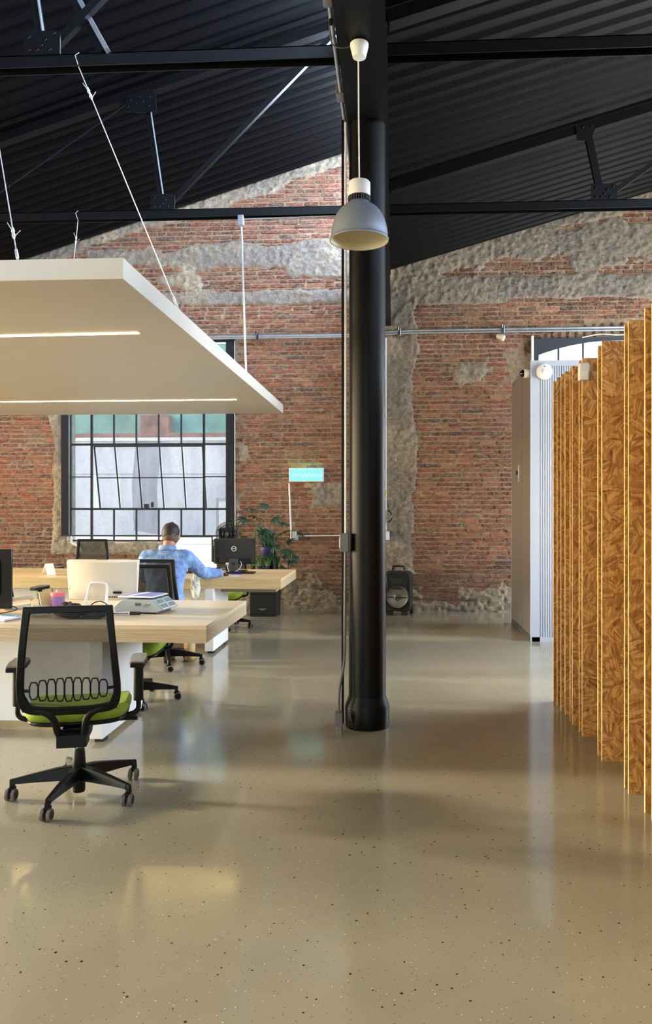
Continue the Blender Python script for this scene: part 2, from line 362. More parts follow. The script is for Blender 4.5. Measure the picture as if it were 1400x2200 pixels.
def arc(p0, p1, sag, n=12, side=(0, 0, -1)):
    p0 = Vector(p0); p1 = Vector(p1); s_ = Vector(side)
    return [p0.lerp(p1, i/n)+s_*sag*4*(i/n)*(1-i/n) for i in range(n+1)]
def spline(pts, n=8):
    P = [Vector(p) for p in pts]; P = [P[0]*2-P[1]]+P+[P[-1]*2-P[-2]]; out = []
    for i in range(1, len(P)-2):
        for k in range(n):
            t = k/n; a, b, c, d = P[i-1], P[i], P[i+1], P[i+2]
            out.append(.5*((2*b)+(c-a)*t+(2*a-5*b+4*c-d)*t*t+(3*b-a-3*c+d)*t**3))
    out.append(P[-2]); return out

# ---------------------------------------------------------------- hall shell
WY = 11.13
XL, XR, YR = -11.4, 6.0, -8.0
def roofz(X):
    if X < -6.4: return 4.877+.306*(X+12.6)
    if X < -.2: return 4.877+.306*(X+6.4)
    return 4.875+.283*(X+.2)
struct('floor', B().box(XL, XR, YR, WY+.3, -.12, 0), 'floor')

# --- noise for the old masonry
def vn(x, y, seed):
    r = np.random.default_rng(seed); T = r.random((256, 256))
    xi = np.floor(x).astype(int); yi = np.floor(y).astype(int); fx = x-xi; fy = y-yi
    fx = fx*fx*(3-2*fx); fy = fy*fy*(3-2*fy); a = lambda i, j: T[(xi+i) % 256, (yi+j) % 256]
    return (a(0,0)*(1-fx)+a(1,0)*fx)*(1-fy)+(a(0,1)*(1-fx)+a(1,1)*fx)*fy
def fbm(x, y, seed, o=5):
    s = 0; a = .5; t = 0
    for k in range(o): s = s+a*vn(x*2**k, y*2**k, seed+k); t += a; a *= .55
    return s/t
c_, s_ = math.cos(PSI), math.sin(PSI)
def sbox(x, z, x0, x1, z0, z1, e=.08):   # soft box, 1 inside
    q = np.minimum(np.minimum(x-x0, x1-x), np.minimum(z-z0, z1-z))
    return np.clip(q/e*.5+.5, 0, 1)
def roofz_np(x):
    return np.where(x < -6.4, 4.877+.306*(x+12.6), np.where(x < -.2, 4.877+.306*(x+6.4), 4.875+.283*(x+.2)))
def plaster(x, z):
    """ 0 bare brick .. 1 covered in old render """
    m = np.zeros_like(x)
    def put(x0, x1, z0, z1, k=1., e=.1):
        nonlocal m; m = np.maximum(m, k*sbox(x, z, x0, x1, z0, z1, e))
    put(-4.6, -.2, 5.0, 5.36, .95, .16); put(-1.6, -.2, 4.86, 5.36, .9, .1); put(-3.6, -.2, 4.47, 4.66, 1., .05); put(-4.3, -2.9, 4.66, 5.0, .62, .15)
    put(-.1, 6, 4.47, 4.83, .95, .1); put(1.2, 6, 5.0, 5.6, .8, .25); put(-.1, 1.4, 4.8, 5.4, .62, .2); put(2.3, 6, 4.8, 5.2, .66, .3)
    put(-.4, .27, .55, 4.6, .95, .12); put(-.4, .22, 1.0, 4.6, 1., .12)
    put(-5.06, -4.86, .85, 4.0, .95, .1); put(-2.42, -2.2, 1.2, 2.6, .55, .12); put(-2.35, -2.1, 2.1, 2.45, .8, .08)
    put(-1.2, -.75, 1.5, 1.86, .9, .1); put(-1.35, -.5, 1.35, 1.95, .5, .2)
    put(-5.1, -2.3, .8, .99, .85, .05); put(-6.6, 6, -.1, .16, .95, .1); put(-6.6, 6, -.1, .5, .55, .3)
    put(.3, 1.6, 3.3, 3.75, .4, .2); put(-2.2, -.3, .2, .6, .55, .25)
    r = roofz_np(x)-z
    m = np.maximum(m, np.clip(1.05-r/.28, 0, 1)*.9)
    return m
def win_open(x, z):
    a = (x > -4.86) & (x < -2.46) & (z > .99) & (z < 4.0)
    b = (x > 1.97) & (x < 4.5) & (z > .99) & (z < 3.62+.30*np.sqrt(np.clip(1-((x-3.23)/1.30)**2, 0, 1)))
    return a | b
GX = np.arange(-7.0, XR+.001, .02); GZ = np.arange(0, 7.0, .02)
X, Z = np.meshgrid(GX, GZ)
n_ = fbm(X*2.1, Z*2.1, 11); nf = fbm(X*21, Z*21, 31, 3); nb = fbm(X*.8, Z*.8, 51)
pm_ = plaster(X, Z); cov = np.clip((pm_+(n_-.5)*1.0-.5)/.12+.5, 0, 1)
Yg = WY+.005-cov*(.018+.016*n_)-(nf-.5)*(.010+.036*cov)
nx, nz = len(GX), len(GZ)
vs = np.stack([X, Yg, Z], -1).reshape(-1, 3)
ii, jj = np.meshgrid(np.arange(nx-1), np.arange(nz-1)); ii = ii.ravel(); jj = jj.ravel()
cx = GX[ii]+.01; cz = GZ[jj]+.01
keep = (cz < roofz_np(cx)+.10) & ~win_open(cx, cz); ii = ii[keep]; jj = jj[keep]
q = np.stack([jj*nx+ii, jj*nx+ii+1, (jj+1)*nx+ii+1, (jj+1)*nx+ii], -1)
me = bpy.data.meshes.new('wall_back'); me.vertices.add(len(vs)); me.vertices.foreach_set('co', vs.ravel())
me.loops.add(q.size); me.loops.foreach_set('vertex_index', q.ravel().astype(np.int32)); me.polygons.add(len(q))
me.polygons.foreach_set('loop_start', np.arange(0, q.size, 4, dtype=np.int32)); me.update(calc_edges=True)
me.polygons.foreach_set('use_smooth', np.ones(len(q), bool))
L3 = lambda c: np.array(lin(c))
mort = L3((168, 146, 124)); grey = L3((142, 138, 134)); beige = L3((190, 176, 154)); dark = L3((104, 100, 96))
tt = np.clip((nb*.6+n_*.4-.40)/.2, 0, 1)[..., None]
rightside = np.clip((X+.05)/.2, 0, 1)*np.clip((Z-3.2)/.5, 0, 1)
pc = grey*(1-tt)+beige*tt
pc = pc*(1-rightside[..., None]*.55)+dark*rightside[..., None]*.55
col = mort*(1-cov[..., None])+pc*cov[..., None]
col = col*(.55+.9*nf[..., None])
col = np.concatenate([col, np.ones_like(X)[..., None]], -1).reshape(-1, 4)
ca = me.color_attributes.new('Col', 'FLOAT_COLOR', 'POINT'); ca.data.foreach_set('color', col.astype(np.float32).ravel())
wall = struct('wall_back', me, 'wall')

# --- bricks
PAL = [((162, 92, 70), 5), ((150, 80, 62), 5), ((174, 108, 78), 3), ((134, 76, 62), 4), ((120, 74, 66), 2), ((182, 126, 92), 1.4), ((112, 84, 78), 1.2), ((146, 102, 84), 3), ((84, 74, 72), .15)]
pw = np.array([p[1] for p in PAL]); pw = pw/pw.sum()
def brickverts(cx, cz, l, h, yf, depth=.05):
    j = lambda s=.006: random.uniform(-s, s)
    x0, x1, z0, z1 = cx-l/2, cx+l/2, cz-h/2, cz+h/2; e = .007
    b = [(x0+j(), yf+depth, z0+j(.004)), (x1+j(), yf+depth, z0+j(.004)), (x1+j(), yf+depth, z1+j(.004)), (x0+j(), yf+depth, z1+j(.004))]
    f = [(x0+e+j(), yf+j(.005), z0+e+j(.004)), (x1-e+j(), yf+j(.005), z0+e+j(.004)), (x1-e+j(), yf+j(.005), z1-e+j(.004)), (x0+e+j(), yf+j(.005), z1-e+j(.004))]
    mid0 = (cx+j(.02), yf+j(.004)-.002, z0+e+j(.005)); mid1 = (cx+j(.02), yf+j(.004)-.002, z1-e+j(.005))
    v = b+f+[mid0, mid1]
    return v, [(0, 1, 5, 8, 4), (2, 3, 7, 9, 6), (1, 2, 6, 5), (3, 0, 4, 7), (4, 8, 9, 7), (8, 5, 6, 9)]
bv, bf, bc = [], [], []
singles = []
VIS = [(.34, 1.42, .55, 3.9), (-2.2, -.45, .8, 3.9), (.5, 3.2, 4.05, 4.4), (-3.2, -.5, 5.4, 6.1), (-5.7, -5.1, 1.1, 2.6), (-2.6, -.4, 4.05, 4.42)]
def pcov(cx, cz):
    x = np.array([[cx]]); z = np.array([[cz]])
    return float(np.clip((plaster(x, z)+(fbm(x*2.1, z*2.1, 11)-.5)*1.0-.5)/.12+.5, 0, 1)[0, 0])
z = .02; row = 0; cand = []
while z < 6.9:
    h = random.uniform(.050, .060); pitch = h+random.uniform(.009, .013); x = -6.95+random.uniform(-.15, .1); zc = z+h/2
    while x < XR:
        l = random.choice([.24, .27, .28, .26, .25, .13, .2])*random.uniform(.95, 1.08); cxx = x+l/2; x += l+random.uniform(.008, .015)
        if zc > float(roofz_np(np.array(cxx)))+.03: continue
        xs = np.array([cxx-l/2, cxx, cxx+l/2]); 
        if win_open(xs, np.array([zc]*3)).any(): continue
        # arch of upright bricks over the right window
        if ((cxx-3.23)/1.62)**2+((zc-3.55)/.62)**2 < 1 and zc > 3.3: continue
        ks = [pcov(cxx-l*.3, zc), pcov(cxx, zc), pcov(cxx+l*.3, zc)]
        if min(ks) > .9: continue
        cand.append([cxx, zc, l*random.choice([1, 1, 1, .9]), h, max(ks)])
    z += pitch
for k in range(27):
    a = PI*.12+PI*.76*k/26; rx, rz_ = 1.46, .44
    cand.append([3.23-rx*math.cos(a), 3.60+rz_*math.sin(a)+.0, .052, .19, -1])
def ok_single(c):
    if c[2] < .2 or c[4] > .05: return -1
    for i, (a, b, p, r) in enumerate(VIS):
        if a < c[0] < b and p < c[1] < r: return i
    return -1
order = sorted(range(len(cand)), key=lambda i: (ok_single(cand[i]) < 0, -cand[i][2]))
chosen = set(i for i in order[:300] if ok_single(cand[i]) >= 0)
def bcol(x, z):
    c = np.array(PAL[rng.choice(len(PAL), p=pw)][0], float)*np.array([.94, .92, .96])*random.uniform(.80, .98)
    q = float(fbm(np.array([[x*1.3]]), np.array([[z*1.7]]), 77, 3)[0, 0]); c = c*(.78+.5*q)+np.array([150, 124, 104])*.18*q
    if x < -4.9 and z < 3: c = c*np.array([1.0, .92, .88])
    if z < .6: c = c*.55+np.array([140, 118, 98])*.45
    if x > 0 and z > 3.4: c = c*.9
    return (*lin(np.clip(c, 0, 255)), 1)
variants = []
for i in range(40):
    v, f = brickverts(0, 0, .245+.0012*i, .052, 0)
    m_ = bpy.data.meshes.new('brick'); m_.from_pydata(v, [], f); m_.materials.append(M['wall'])
    c = bcol(1, 2); at = m_.color_attributes.new('Col', 'FLOAT_COLOR', 'POINT'); at.data.foreach_set('color', list(c)*len(v)); fixn(m_); variants.append(m_)
for i, (cxx, zc, l, h, k) in enumerate(cand):
    yf = WY-.004+random.uniform(-.006, .006)
    if i in chosen:
        o = bpy.data.objects.new('brick', variants[random.randrange(40)]); C.objects.link(o); o.parent = wall
        o.location = (cxx, yf, zc); o.scale = (l/(.268), 1, h/.052); continue
    v, f = brickverts(cxx, zc, l, h, yf); n = len(bv); bv += v; bf += [tuple(a+n for a in q_) for q_ in f]; c = bcol(cxx, zc)
    if k == -1: c = (*(np.array(c[:3])*.8), 1)
    bc += [c]*len(v)
me = bpy.data.meshes.new('brickwork'); me.from_pydata(bv, [], bf); at = me.color_attributes.new('Col', 'FLOAT_COLOR', 'POINT')
at.data.foreach_set('color', np.array(bc, dtype=np.float32).ravel()); fixn(me)
o = obj('brickwork', me, 'wall', wall); o['kind'] = 'stuff'
# reveals of the openings and outer skin
rv = B().box(-4.9, -4.86, WY+.01, WY+.32, .9, 4.0).box(-2.46, -2.42, WY+.01, WY+.32, .9, 4.0).box(-4.9, -2.42, WY+.01, WY+.32, .94, .985).box(-4.9, -2.42, WY+.01, WY+.32, 4.0, 4.1)
rv.box(1.93, 1.97, WY+.01, WY+.32, .9, 3.7).box(4.5, 4.54, WY+.01, WY+.32, .9, 3.7).box(1.93, 4.54, WY+.01, WY+.32, .94, .985)
tr1 = struct('trim_1', rv, pm('reveal_render', (190, 182, 168), .9, var=.2, scale=8))
rest = B().box(XL, -7.0, WY, WY+.3, 0, 5.2).box(XR, XR+.2, WY, WY+.3, 0, 5)
struct('wall_back_far_left', rest, pm('rough_render', (130, 110, 96), .9, var=.3, scale=6))
# left wall with tall windows (never in frame, lets the low sun in)
lw = B().box(XL-.25, XL, YR, WY+.3, 0, .25).box(XL-.25, XL, YR, WY+.3, 3.75, 5.4)
for y0, y1 in ((YR, -6.5), (-4.2, -3.6), (-1.2, -.6), (1.6, 2.2), (4.30, 4.66), (7.30, 7.75), (9.1, 9.6), (10.7, WY+.3)): lw.box(XL-.25, XL, y0, y1, .25, 3.75)
struct('wall_left', lw, pm('side_wall_paint', (190, 184, 172), .8))
rw = B().box(XR, XR+.2, YR, 5.3, 0, 4.9).box(XR, XR+.2, 5.3, WY+.3, 0, .5).box(XR, XR+.2, 5.3, WY+.3, 3.4, 4.9).box(XR, XR+.2, 10.9, WY+.3, .5, 3.4)
struct('wall_right', rw, pm('right_wall_paint', (205, 196, 178), .8))
bw = B().box(XL, -4.0, YR-.2, YR, 0, 7).box(1.0, XR, YR-.2, YR, 0, 7).box(-4.0, 1.0, YR-.2, YR, 0, 1.0).box(-4.0, 1.0, YR-.2, YR, 3.6, 7)
struct('wall_rear', bw, pm('rear_wall_paint', (196, 182, 158), .8))
# corrugated roof: two saw-tooth slopes
def roof(x0, x1):
    prof = []; y = YR
    while y < WY+.25:
        prof += [(y, 0), (y+.055, 0), (y+.085, .035), (y+.145, .035), (y+.175, 0)]; y += .2
    vs = []; n = len(prof)
    e = 1e-4
    for xx in (x0+e, x1-e):
        for (yy, dz) in prof: vs.append((xx, yy, roofz(xx)+dz))
    for xx in (x0+e, x1-e):
        for (yy, dz) in prof: vs.append((xx, yy, roofz(xx)+.12))
    fs = [(i, i+1, n+i+1, n+i) for i in range(n-1)]+[(2*n+i, 3*n+i, 3*n+i+1, 2*n+i+1) for i in range(n-1)]
    fs += [(i, 2*n+i, 2*n+i+1, i+1) for i in range(n-1)]+[(n+i, n+i+1, 3*n+i+1, 3*n+i) for i in range(n-1)]
    return B().add(vs, fs)
struct('ceiling', roof(-6.4, -.2), 'roof'); struct('ceiling', roof(-.2, 6.0), 'roof'); struct('ceiling', roof(-12.6, -6.4), 'roof')
struct('trim_2', B().box(-6.44, -6.36, YR, WY, 4.7, 5.0), 'black_paint')
# clerestory glazing bars standing on the valley beam
cl = B(); 
for k in range(13): cl.box(-.235, -.195, YR+.2+1.5*k, YR+.25+1.5*k, 4.95, 6.75)
cl.box(-.24, -.19, YR, WY, 5.02, 5.1).box(-.24, -.19, YR, WY, 6.68, 6.78)
struct('window_3', cl, 'black_paint')

# ---------------------------------------------------------------- column and valley beam
colm = thing('cast_iron_column', 'black cast iron column with flared foot under the valley beam', 'column', (-.19, 5.28, 0))
colm['kind'] = 'structure'
obj('column_shaft', B().lathe([(.128, .16), (.127, 1.0), (.124, 4.12)], n=48), 'column', colm, smooth=40)
obj('column_foot', B().lathe([(.148, 0), (.152, .03), (.153, .135), (.148, .155), (.129, .205), (.127, .22)], n=48), 'column', colm, smooth=30)
sp = B()
for k in range(14):
    a = -PI/2-.75+random.uniform(-.12, .05); zz = .02+.009*k+random.uniform(0, .008); sp.ball((.153*math.cos(a), .153*math.sin(a), zz), random.uniform(.0015, .0035), 6)
obj('paint_fleck', sp, 'white_mark', colm, smooth=60)['kind'] = 'stuff'
bm_ = thing('valley_beam', 'deep black steel beam running overhead on the column', 'beam', (-.19, 5, 4.12)); bm_['kind'] = 'structure'
b_ = B().box(-.135, .135, -12.8, 6.12, 0, .022)
obj('lower_flange', b_, 'black_paint', bm_)
obj('web_plate', B().box(-.09, .09, -12.8, 6.12, .022, .74), 'black_paint', bm_)
obj('gutter', B().box(-.15, .13, -12.8, 6.12, .74, .86), 'black_paint', bm_)

# ---------------------------------------------------------------- roof trusses
def truss(Y, left, full):
    nm = ('left' if left else 'right')
    return Y
riv = B().ball((0, 0, 0), .014, 8, (1, .7, 1)).mesh('rivet'); riv.materials.append(M['black_paint']); riv.shade_smooth()
def gusset(parent, x, z, y, pts, poly):
    g = obj('gusset_plate', B().prism(poly, -.012, .0), 'steel_edge', parent); g.location = (x, y, z)
    for (a, b) in pts:
        r = bpy.data.objects.new('rivet', riv); C.objects.link(r); r.parent = g; r.location = (a, -.014, b)
    return g
def chord(parent, x0, x1, z):
    obj('bottom_chord', B().box(x0, x1, -.05, -.043, z, z+.085).box(x0, x1, -.05, .05, z+.078, z+.085).box(x0, x1, .043, .05, z, z+.085), 'steel_edge', parent)
def web(parent, p0, p1, w=.055, t=.05):
    wb = obj('web_bar', B().bar((p0[0], 0, p0[1]), (p1[0], 0, p1[1]), w, t), 'steel_edge', parent)
    if p0[0] < 0 and w > .04 and abs(p1[0]-p0[0]) < .3: obj('lit_edge_strip', B().bar((p0[0]+w/2+.002, -t/2, p0[1]), (p1[0]+w/2+.002, -t/2, p1[1]), .008, .03), 'galv', wb)  # pale strip paints the light caught on the upright's right edge
sq = [(-.13, 0), (.13, 0), (.13, .15), (.11, .165), (-.11, .165), (-.13, .15)]
rp = [(-.085, .03), (.06, .03), (-.09, .12), (.03, .10), (.09, .14), (.0, .06), (-.03, .03)]
for Y, lab in ((5.28, 'black riveted roof truss of the left bay beside the pendant canopy'), (8.07, 'black riveted roof truss of the left bay behind the ceiling ropes')):
    t = thing('roof_truss', lab, 'truss', (0, Y, 0)); t['kind'] = 'structure'
    chord(t, -6.3, -.33, 4.575)
    gusset(t, -2.455, 4.655, -.05, rp, sq); gusset(t, -4.6, 4.655, -.05, rp, sq)
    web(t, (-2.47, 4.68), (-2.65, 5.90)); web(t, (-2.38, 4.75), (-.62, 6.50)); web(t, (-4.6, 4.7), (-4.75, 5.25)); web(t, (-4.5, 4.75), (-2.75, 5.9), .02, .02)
    obj('rafter', B().bar((-6.3, 0, roofz(-6.3)-.075), (-.3, 0, roofz(-.3)-.075), .09, .11), 'black_paint', t)
    tp = [(-.24, -.10), (-.02, -.12), (.10, -.10), (.09, .06), (.05, .14), (-.22, .06)]
    gusset(t, -2.62, 5.80, -.06, [(-.2, -.05), (-.12, -.02), (-.04, .0), (.03, .05), (-.18, .02), (-.08, .05), (.02, -.05)], tp)
    if Y < 6: 
        br_ = obj('brace_bar', B().bar((-2.02, -.05, 4.66), (-2.64, .35, 5.75), .06, .05), 'steel_edge', t); obj('lit_edge_strip', B().bar((-1.985, -.06, 4.66), (-2.605, .34, 5.75), .03, .055), 'galv', br_)  # pale strip stands in for light on the brace's right face
for Y, lab in ((5.28, 'black roof truss of the right bay nearest the camera'), (8.07, 'black roof truss of the right bay with a riveted upright')):
    t = thing('roof_truss', lab, 'truss', (0, Y, 0)); t['kind'] = 'structure'
    chord(t, -.05, 5.9, 4.575)
    gusset(t, 2.14, 4.655, -.05, rp, sq); web(t, (2.13, 4.68), (1.98, 5.40), .07); web(t, (2.2, 4.72), (3.8, 5.85), .05)
    obj('rafter', B().bar((-.05, 0, roofz(-.05)-.075), (5.9, 0, roofz(5.9)-.075), .09, .11), 'black_paint', t)
    gusset(t, 1.97, 5.40, -.06, [(-.05, 0), (.04, .01)], [(-.1, -.14), (.03, -.14), (.08, -.02), (.08, .06), (-.12, .02)])

# ---------------------------------------------------------------- hanging light slab
PX0, PX1, PY0, PY1, PZ0, PZ1 = -5.3, -1.425, 3.96, 9.74, 2.70, 2.812
sl = thing('light_slab', 'big white suspended slab with two recessed light strips over the desks', 'ceiling lamp', (-3.3, 6.8, PZ0))
obj('slab_body', B().box(PX0+3.3, PX1+3.3, PY0-6.8, PY1-6.8, 0, PZ1-PZ0), 'panel_white', sl, bevel=.003)
for (ya, yb) in ((5.27, 5.19), (8.50, 8.46)):
    x1, x0 = -1.76, -5.1; dy = (ya-yb)/(1.1)*(x1-x0)*.5 if ya < 6 else .04
    vs = [(x0, yb+dy, 0), (x1, yb, 0)]
    obj('light_strip', B().bar((x0+3.3, yb+dy-6.8, -.001), (x1+3.3, yb-6.8, -.001), .034, .006, up=(0, 0, 1)), 'strip', sl)
def rope(label, p0, p1, knot_top=True):
    r = thing('steel_rope', label, 'rope', p1, 0, 'steel ropes holding the light slab')
    d = Vector(p0)-Vector(p1); L_ = d.length; u = d.normalized()
    obj('cable', B().tube([u*.16, d], .0035, 8), 'rope', r, smooth=60)
    obj('turnbuckle', B().tube([u*.02, u*.04, u*.05, u*.12, u*.13, u*.16], [.003, .004, .009, .009, .004, .003], 8).tube([Vector((0, 0, 0)), u*.03], .006, 8), 'rope', r, smooth=60)
    kn = B(); base = L_-.25 if knot_top else .24
    for k in range(5):
        c = u*(base+.02*k); kn.ball(c, .011 if k % 2 else .008, 8, (1, 1, 1.4))
    kn.tube([u*(base+.05), u*(base+.09)+Vector((-.03, 0, .03))], .002, 6).tube([u*(base+.0), u*(base+.03)+Vector((.04, 0, .02))], .002, 6)
    obj('rope_knot', kn, 'rope', r, smooth=60)
    if knot_top: obj('cable_loop', B().tube([d, d+Vector((-.01, -.04, .06)), d+Vector((.0, .0, .1))], .003, 6), 'rope', r)
rope('steel rope falling to the right edge of the white light slab', (-2.20, 5.24, 4.57), (-1.45, 5.12, PZ1))
rope('steel rope at the far left holding the near edge of the slab', (-2.86, 5.22, 4.60), (-2.02, 4.02, PZ1), False)
rope('short steel rope tied to the far truss behind the slab', (-3.38, 8.03, 4.57), (-3.60, 8.1, PZ1))

# ---------------------------------------------------------------- pendant lamp
pl = thing('pendant_lamp', 'grey bell pendant lamp hanging from the beam before the column', 'ceiling lamp', (-.2, 4.32, 3.0))
sh = [(.166, .0), (.167, .006), (.162, .012)]+[(.160*math.cos(a)**.8, .02+.195*math.sin(a)) for a in [k*PI/2/14 for k in range(0, 13)]]
sh = [p for p in sh if p[0] > .058]+[(.056, .218)]
obj('lamp_shade', B().lathe(sh, n=48, caps=False), 'lamp_grey', pl, smooth=50)
obj('inner_reflector', B().lathe([(r-.003, z_+.001) for r, z_ in sh], n=48, caps=False), 'lamp_in', pl, smooth=50)
obj('inner_cap', B().lathe([(.0005, .20), (.075, .195)], n=24, caps=False), 'lamp_in', pl)
obj('heat_sink', B().lathe([(.056, .215), (.056, .25)], n=24), 'blackgloss', pl)
hf = B()
for k in range(28):
    a = 2*PI*k/28; m = Matrix.Rotation(a, 4, 'Z'); hf.box(.052, .064, -.0025, .0025, .218, .248, m)
obj('cooling_fins', hf, 'darkgrey', pl)
obj('lamp_housing', B().lathe([(.060, .250), (.062, .256), (.062, .325), (.056, .333), (.02, .336)], n=32), 'white_plastic', pl, smooth=40)
obj('lamp_cord', B().tube([(0, 0, .33), (-.004, 0, .7), (-.006, 0, 1.02)], .004, 8), 'white_plastic', pl, smooth=60)
obj('ceiling_canopy', B().lathe([(.032, 1.03), (.037, 1.033), (.052, 1.095), (.052, 1.108), (.04, 1.118)], n=32), 'white_plastic', pl, smooth=40)
obj('feed_cable', B().tube(spline([(-.04, 0, 1.10), (-.10, 0, 1.09), (-.155, .0, 1.12), (-.165, -.05, 1.22), (-.163, -.10, 1.26)]), .004, 8), 'darkgrey', pl, smooth=60)
# conduit along the beam
cd = thing('beam_conduit', 'grey conduit with two boxes clipped along the left side of the beam', 'conduit', (-.345, 4.0, 4.15))
obj('conduit_pipe', B().tube([(0, -2.5, 0), (0, 3.0, 0)], .012, 10), 'galv', cd, smooth=60)
for y in (-.02, .93): obj('junction_box', B().box(-.03, .02, y-.05, y+.05, -.02, .06), 'greybox', cd, bevel=.004)
obj('cable_gland', B().lathe([(.01, 0), (.01, .03)], (0, .14, -.04), 10), 'blackgloss', cd)
# conduit beside the column
cv = thing('column_conduit', 'thin white conduit running down the left side of the column', 'conduit', (-.335, 5.22, 0))
obj('conduit_pipe', B().tube([(0, 0, 4.12), (0, 0, 1.30)], .008, 10), 'white_plastic', cv, smooth=60)
obj('conduit_pipe', B().tube(spline([(-.002, 0, 1.22), (-.004, -.02, .8), (-.005, -.03, .52), (-.012, -.05, .42), (-.034, -.07, .30), (-.04, -.08, .2), (-.04, -.08, .13)]), .009, 10), 'greybox', cv, smooth=60)
obj('switch_box', B().box(-.035, .022, -.06, .0, 1.20, 1.325), 'greybox', cv, bevel=.003)
obj('switch_cover', B().box(-.041, -.035, -.05, -.01, 1.225, 1.30), 'white_plastic', cv)
obj('floor_box', B().box(-.066, -.015, -.115, -.05, .035, .13), 'greybox', cv, bevel=.003)
obj('box_foot', B().lathe([(.012, 0), (.012, .035)], (-.03, -.08, 0), 12).lathe([(.006, 0), (.006, .035)], (-.055, -.08, 0), 8), 'chrome', cv)
obj('black_channel', B().box(-.028, -.012, .0, .02, 0.03, 4.14), 'black_paint', cv)

# ---------------------------------------------------------------- pipes on the back wall
pp = thing('wall_pipe', 'galvanised pipe pair running across the brick wall to the boards', 'pipe', (0, WY-.1, 4.0))
obj('pipe_run', B().tube([(-2.9, 0, -.02), (-.72, 0, -.02), (.2, 0, .03), (3.4, 0, .04)], .020, 12), 'galv', pp, smooth=60)
obj('pipe_run', B().tube([(-2.9, -.01, -.05), (-.72, -.01, -.05), (.2, -.01, -.005), (3.4, -.01, .0)], .014, 12), 'galv', pp, smooth=60)
for x, z_ in ((.06, .01), (1.53, .03), (-1.98, -.03)):
    obj('pipe_clamp', B().box(x-.02, x+.02, -.04, .07, z_-.06, z_+.05).box(x-.03, x-.005, -.045, .07, z_+.02, z_+.07), 'chrome', pp, bevel=.004)
fl = thing('wall_flood_lamp', 'small white bullet lamp under the pipe clamp on the wall', 'lamp', (1.50, WY-.08, 3.93))
mt = Matrix.Rotation(math.radians(118), 4, 'Y') @ Matrix.Rotation(math.radians(20), 4, 'X')
obj('lamp_body', B().lathe([(.02, -.06), (.04, -.04), (.045, .05), (.04, .06)], n=20, m=mt), 'cream_plastic', fl, smooth=50)
obj('lamp_bracket', B().tube([(0, 0, 0), (.03, .02, .07)], .008, 8), 'galv', fl)
dr = thing('drop_conduit', 'slim grey conduit dropping from the far truss to the slab', 'conduit', (-1.62, 8.02, 2.81))
obj('conduit_pipe', B().tube([(.02, .2, 0.01), (-.0, .02, 1.70)], .011, 10), 'galv', dr, smooth=60)
obj('conduit_box', B().box(-.03, .03, -.03, .03, 1.66, 1.765), 'galv', dr, bevel=.004)
obj('cross_conduit', B().tube([(0, .04, 1.745), (1.25, .04, 1.76)], .010, 8), 'galv', dr, smooth=60)
cr_ = thing('wall_conduit', 'thin white conduit below the cyan exit sign joining a wall box', 'conduit', (0, WY-.04, 0))
obj('conduit_pipe', B().tube([(-1.535, 0, 1.85), (-1.50, 0, .99)], .012, 8), 'white_plastic', cr_, smooth=60)
obj('conduit_pipe', B().tube([(-1.40, 0, 1.085), (-.35, 0, 1.095)], .012, 8), 'white_plastic', cr_, smooth=60)
obj('socket_box', B().box(-1.48, -1.40, -.04, .02, 1.02, 1.16), 'galv', cr_, bevel=.004)
cr2 = thing('wall_conduit', 'white vertical conduit with yellow tag seen right of the column', 'conduit', (-.135, WY-.09, 0))
obj('conduit_pipe', B().tube([(0, 0, 3.93), (0, 0, 1.12)], .014, 8), 'white_plastic', cr2, smooth=60)
obj('yellow_tag', B().lathe([(.0155, 1.67), (.0155, 1.75)], n=10), 'yellow', cr2, smooth=60)
obj('socket_box', B().box(-.02, .06, -.03, .06, 1.03, 1.16), 'galv', cr2, bevel=.004)
ring = B().tube([(.02+.07*math.cos(a), -.02, 1.37+.085*math.sin(a)) for a in [PI*.9*(k/12-.5) for k in range(13)]], .011, 8)
obj('coiled_cable', ring, 'blackgloss', cr2, smooth=60)
sg = thing('exit_sign', 'lit cyan emergency sign with slanted pale stripes on the brick wall', 'sign', (-1.28, WY-.05, 1.97))
obj('sign_housing', B().box(-.252, .252, -.03, .04, -.10, .10), 'white_plastic', sg, bevel=.004)
obj('sign_face', B().box(-.235, .235, -.034, -.03, -.082, .082), 'sign', sg)
for k in range(11):
    x = -.21+.04*k; obj('printed_stripe', B().prism([(x, -.03), (x+.014, -.03), (x+.044, .02), (x+.03, .02)], -.037, -.034), 'sign_white', sg)
gl = bpy.data.lights.new('sign_glow', 'AREA'); gl.shape = 'RECTANGLE'; gl.size = .45; gl.size_y = .03; gl.energy = .5; gl.color = (.2, 1, .45)
go = bpy.data.objects.new('sign_glow', gl); C.objects.link(go); go.parent = sg; go.location = (0, -.0, .103); go.rotation_euler = (PI*.88, 0, 0)
stb = tag(obj('pipe_stub', B().tube([(-.42, 10.6, .03), (-.28, 10.6, .03)], .03, 12), 'darkgrey', smooth=50), 'short dark pipe stub lying on the floor left of the column', 'pipe')

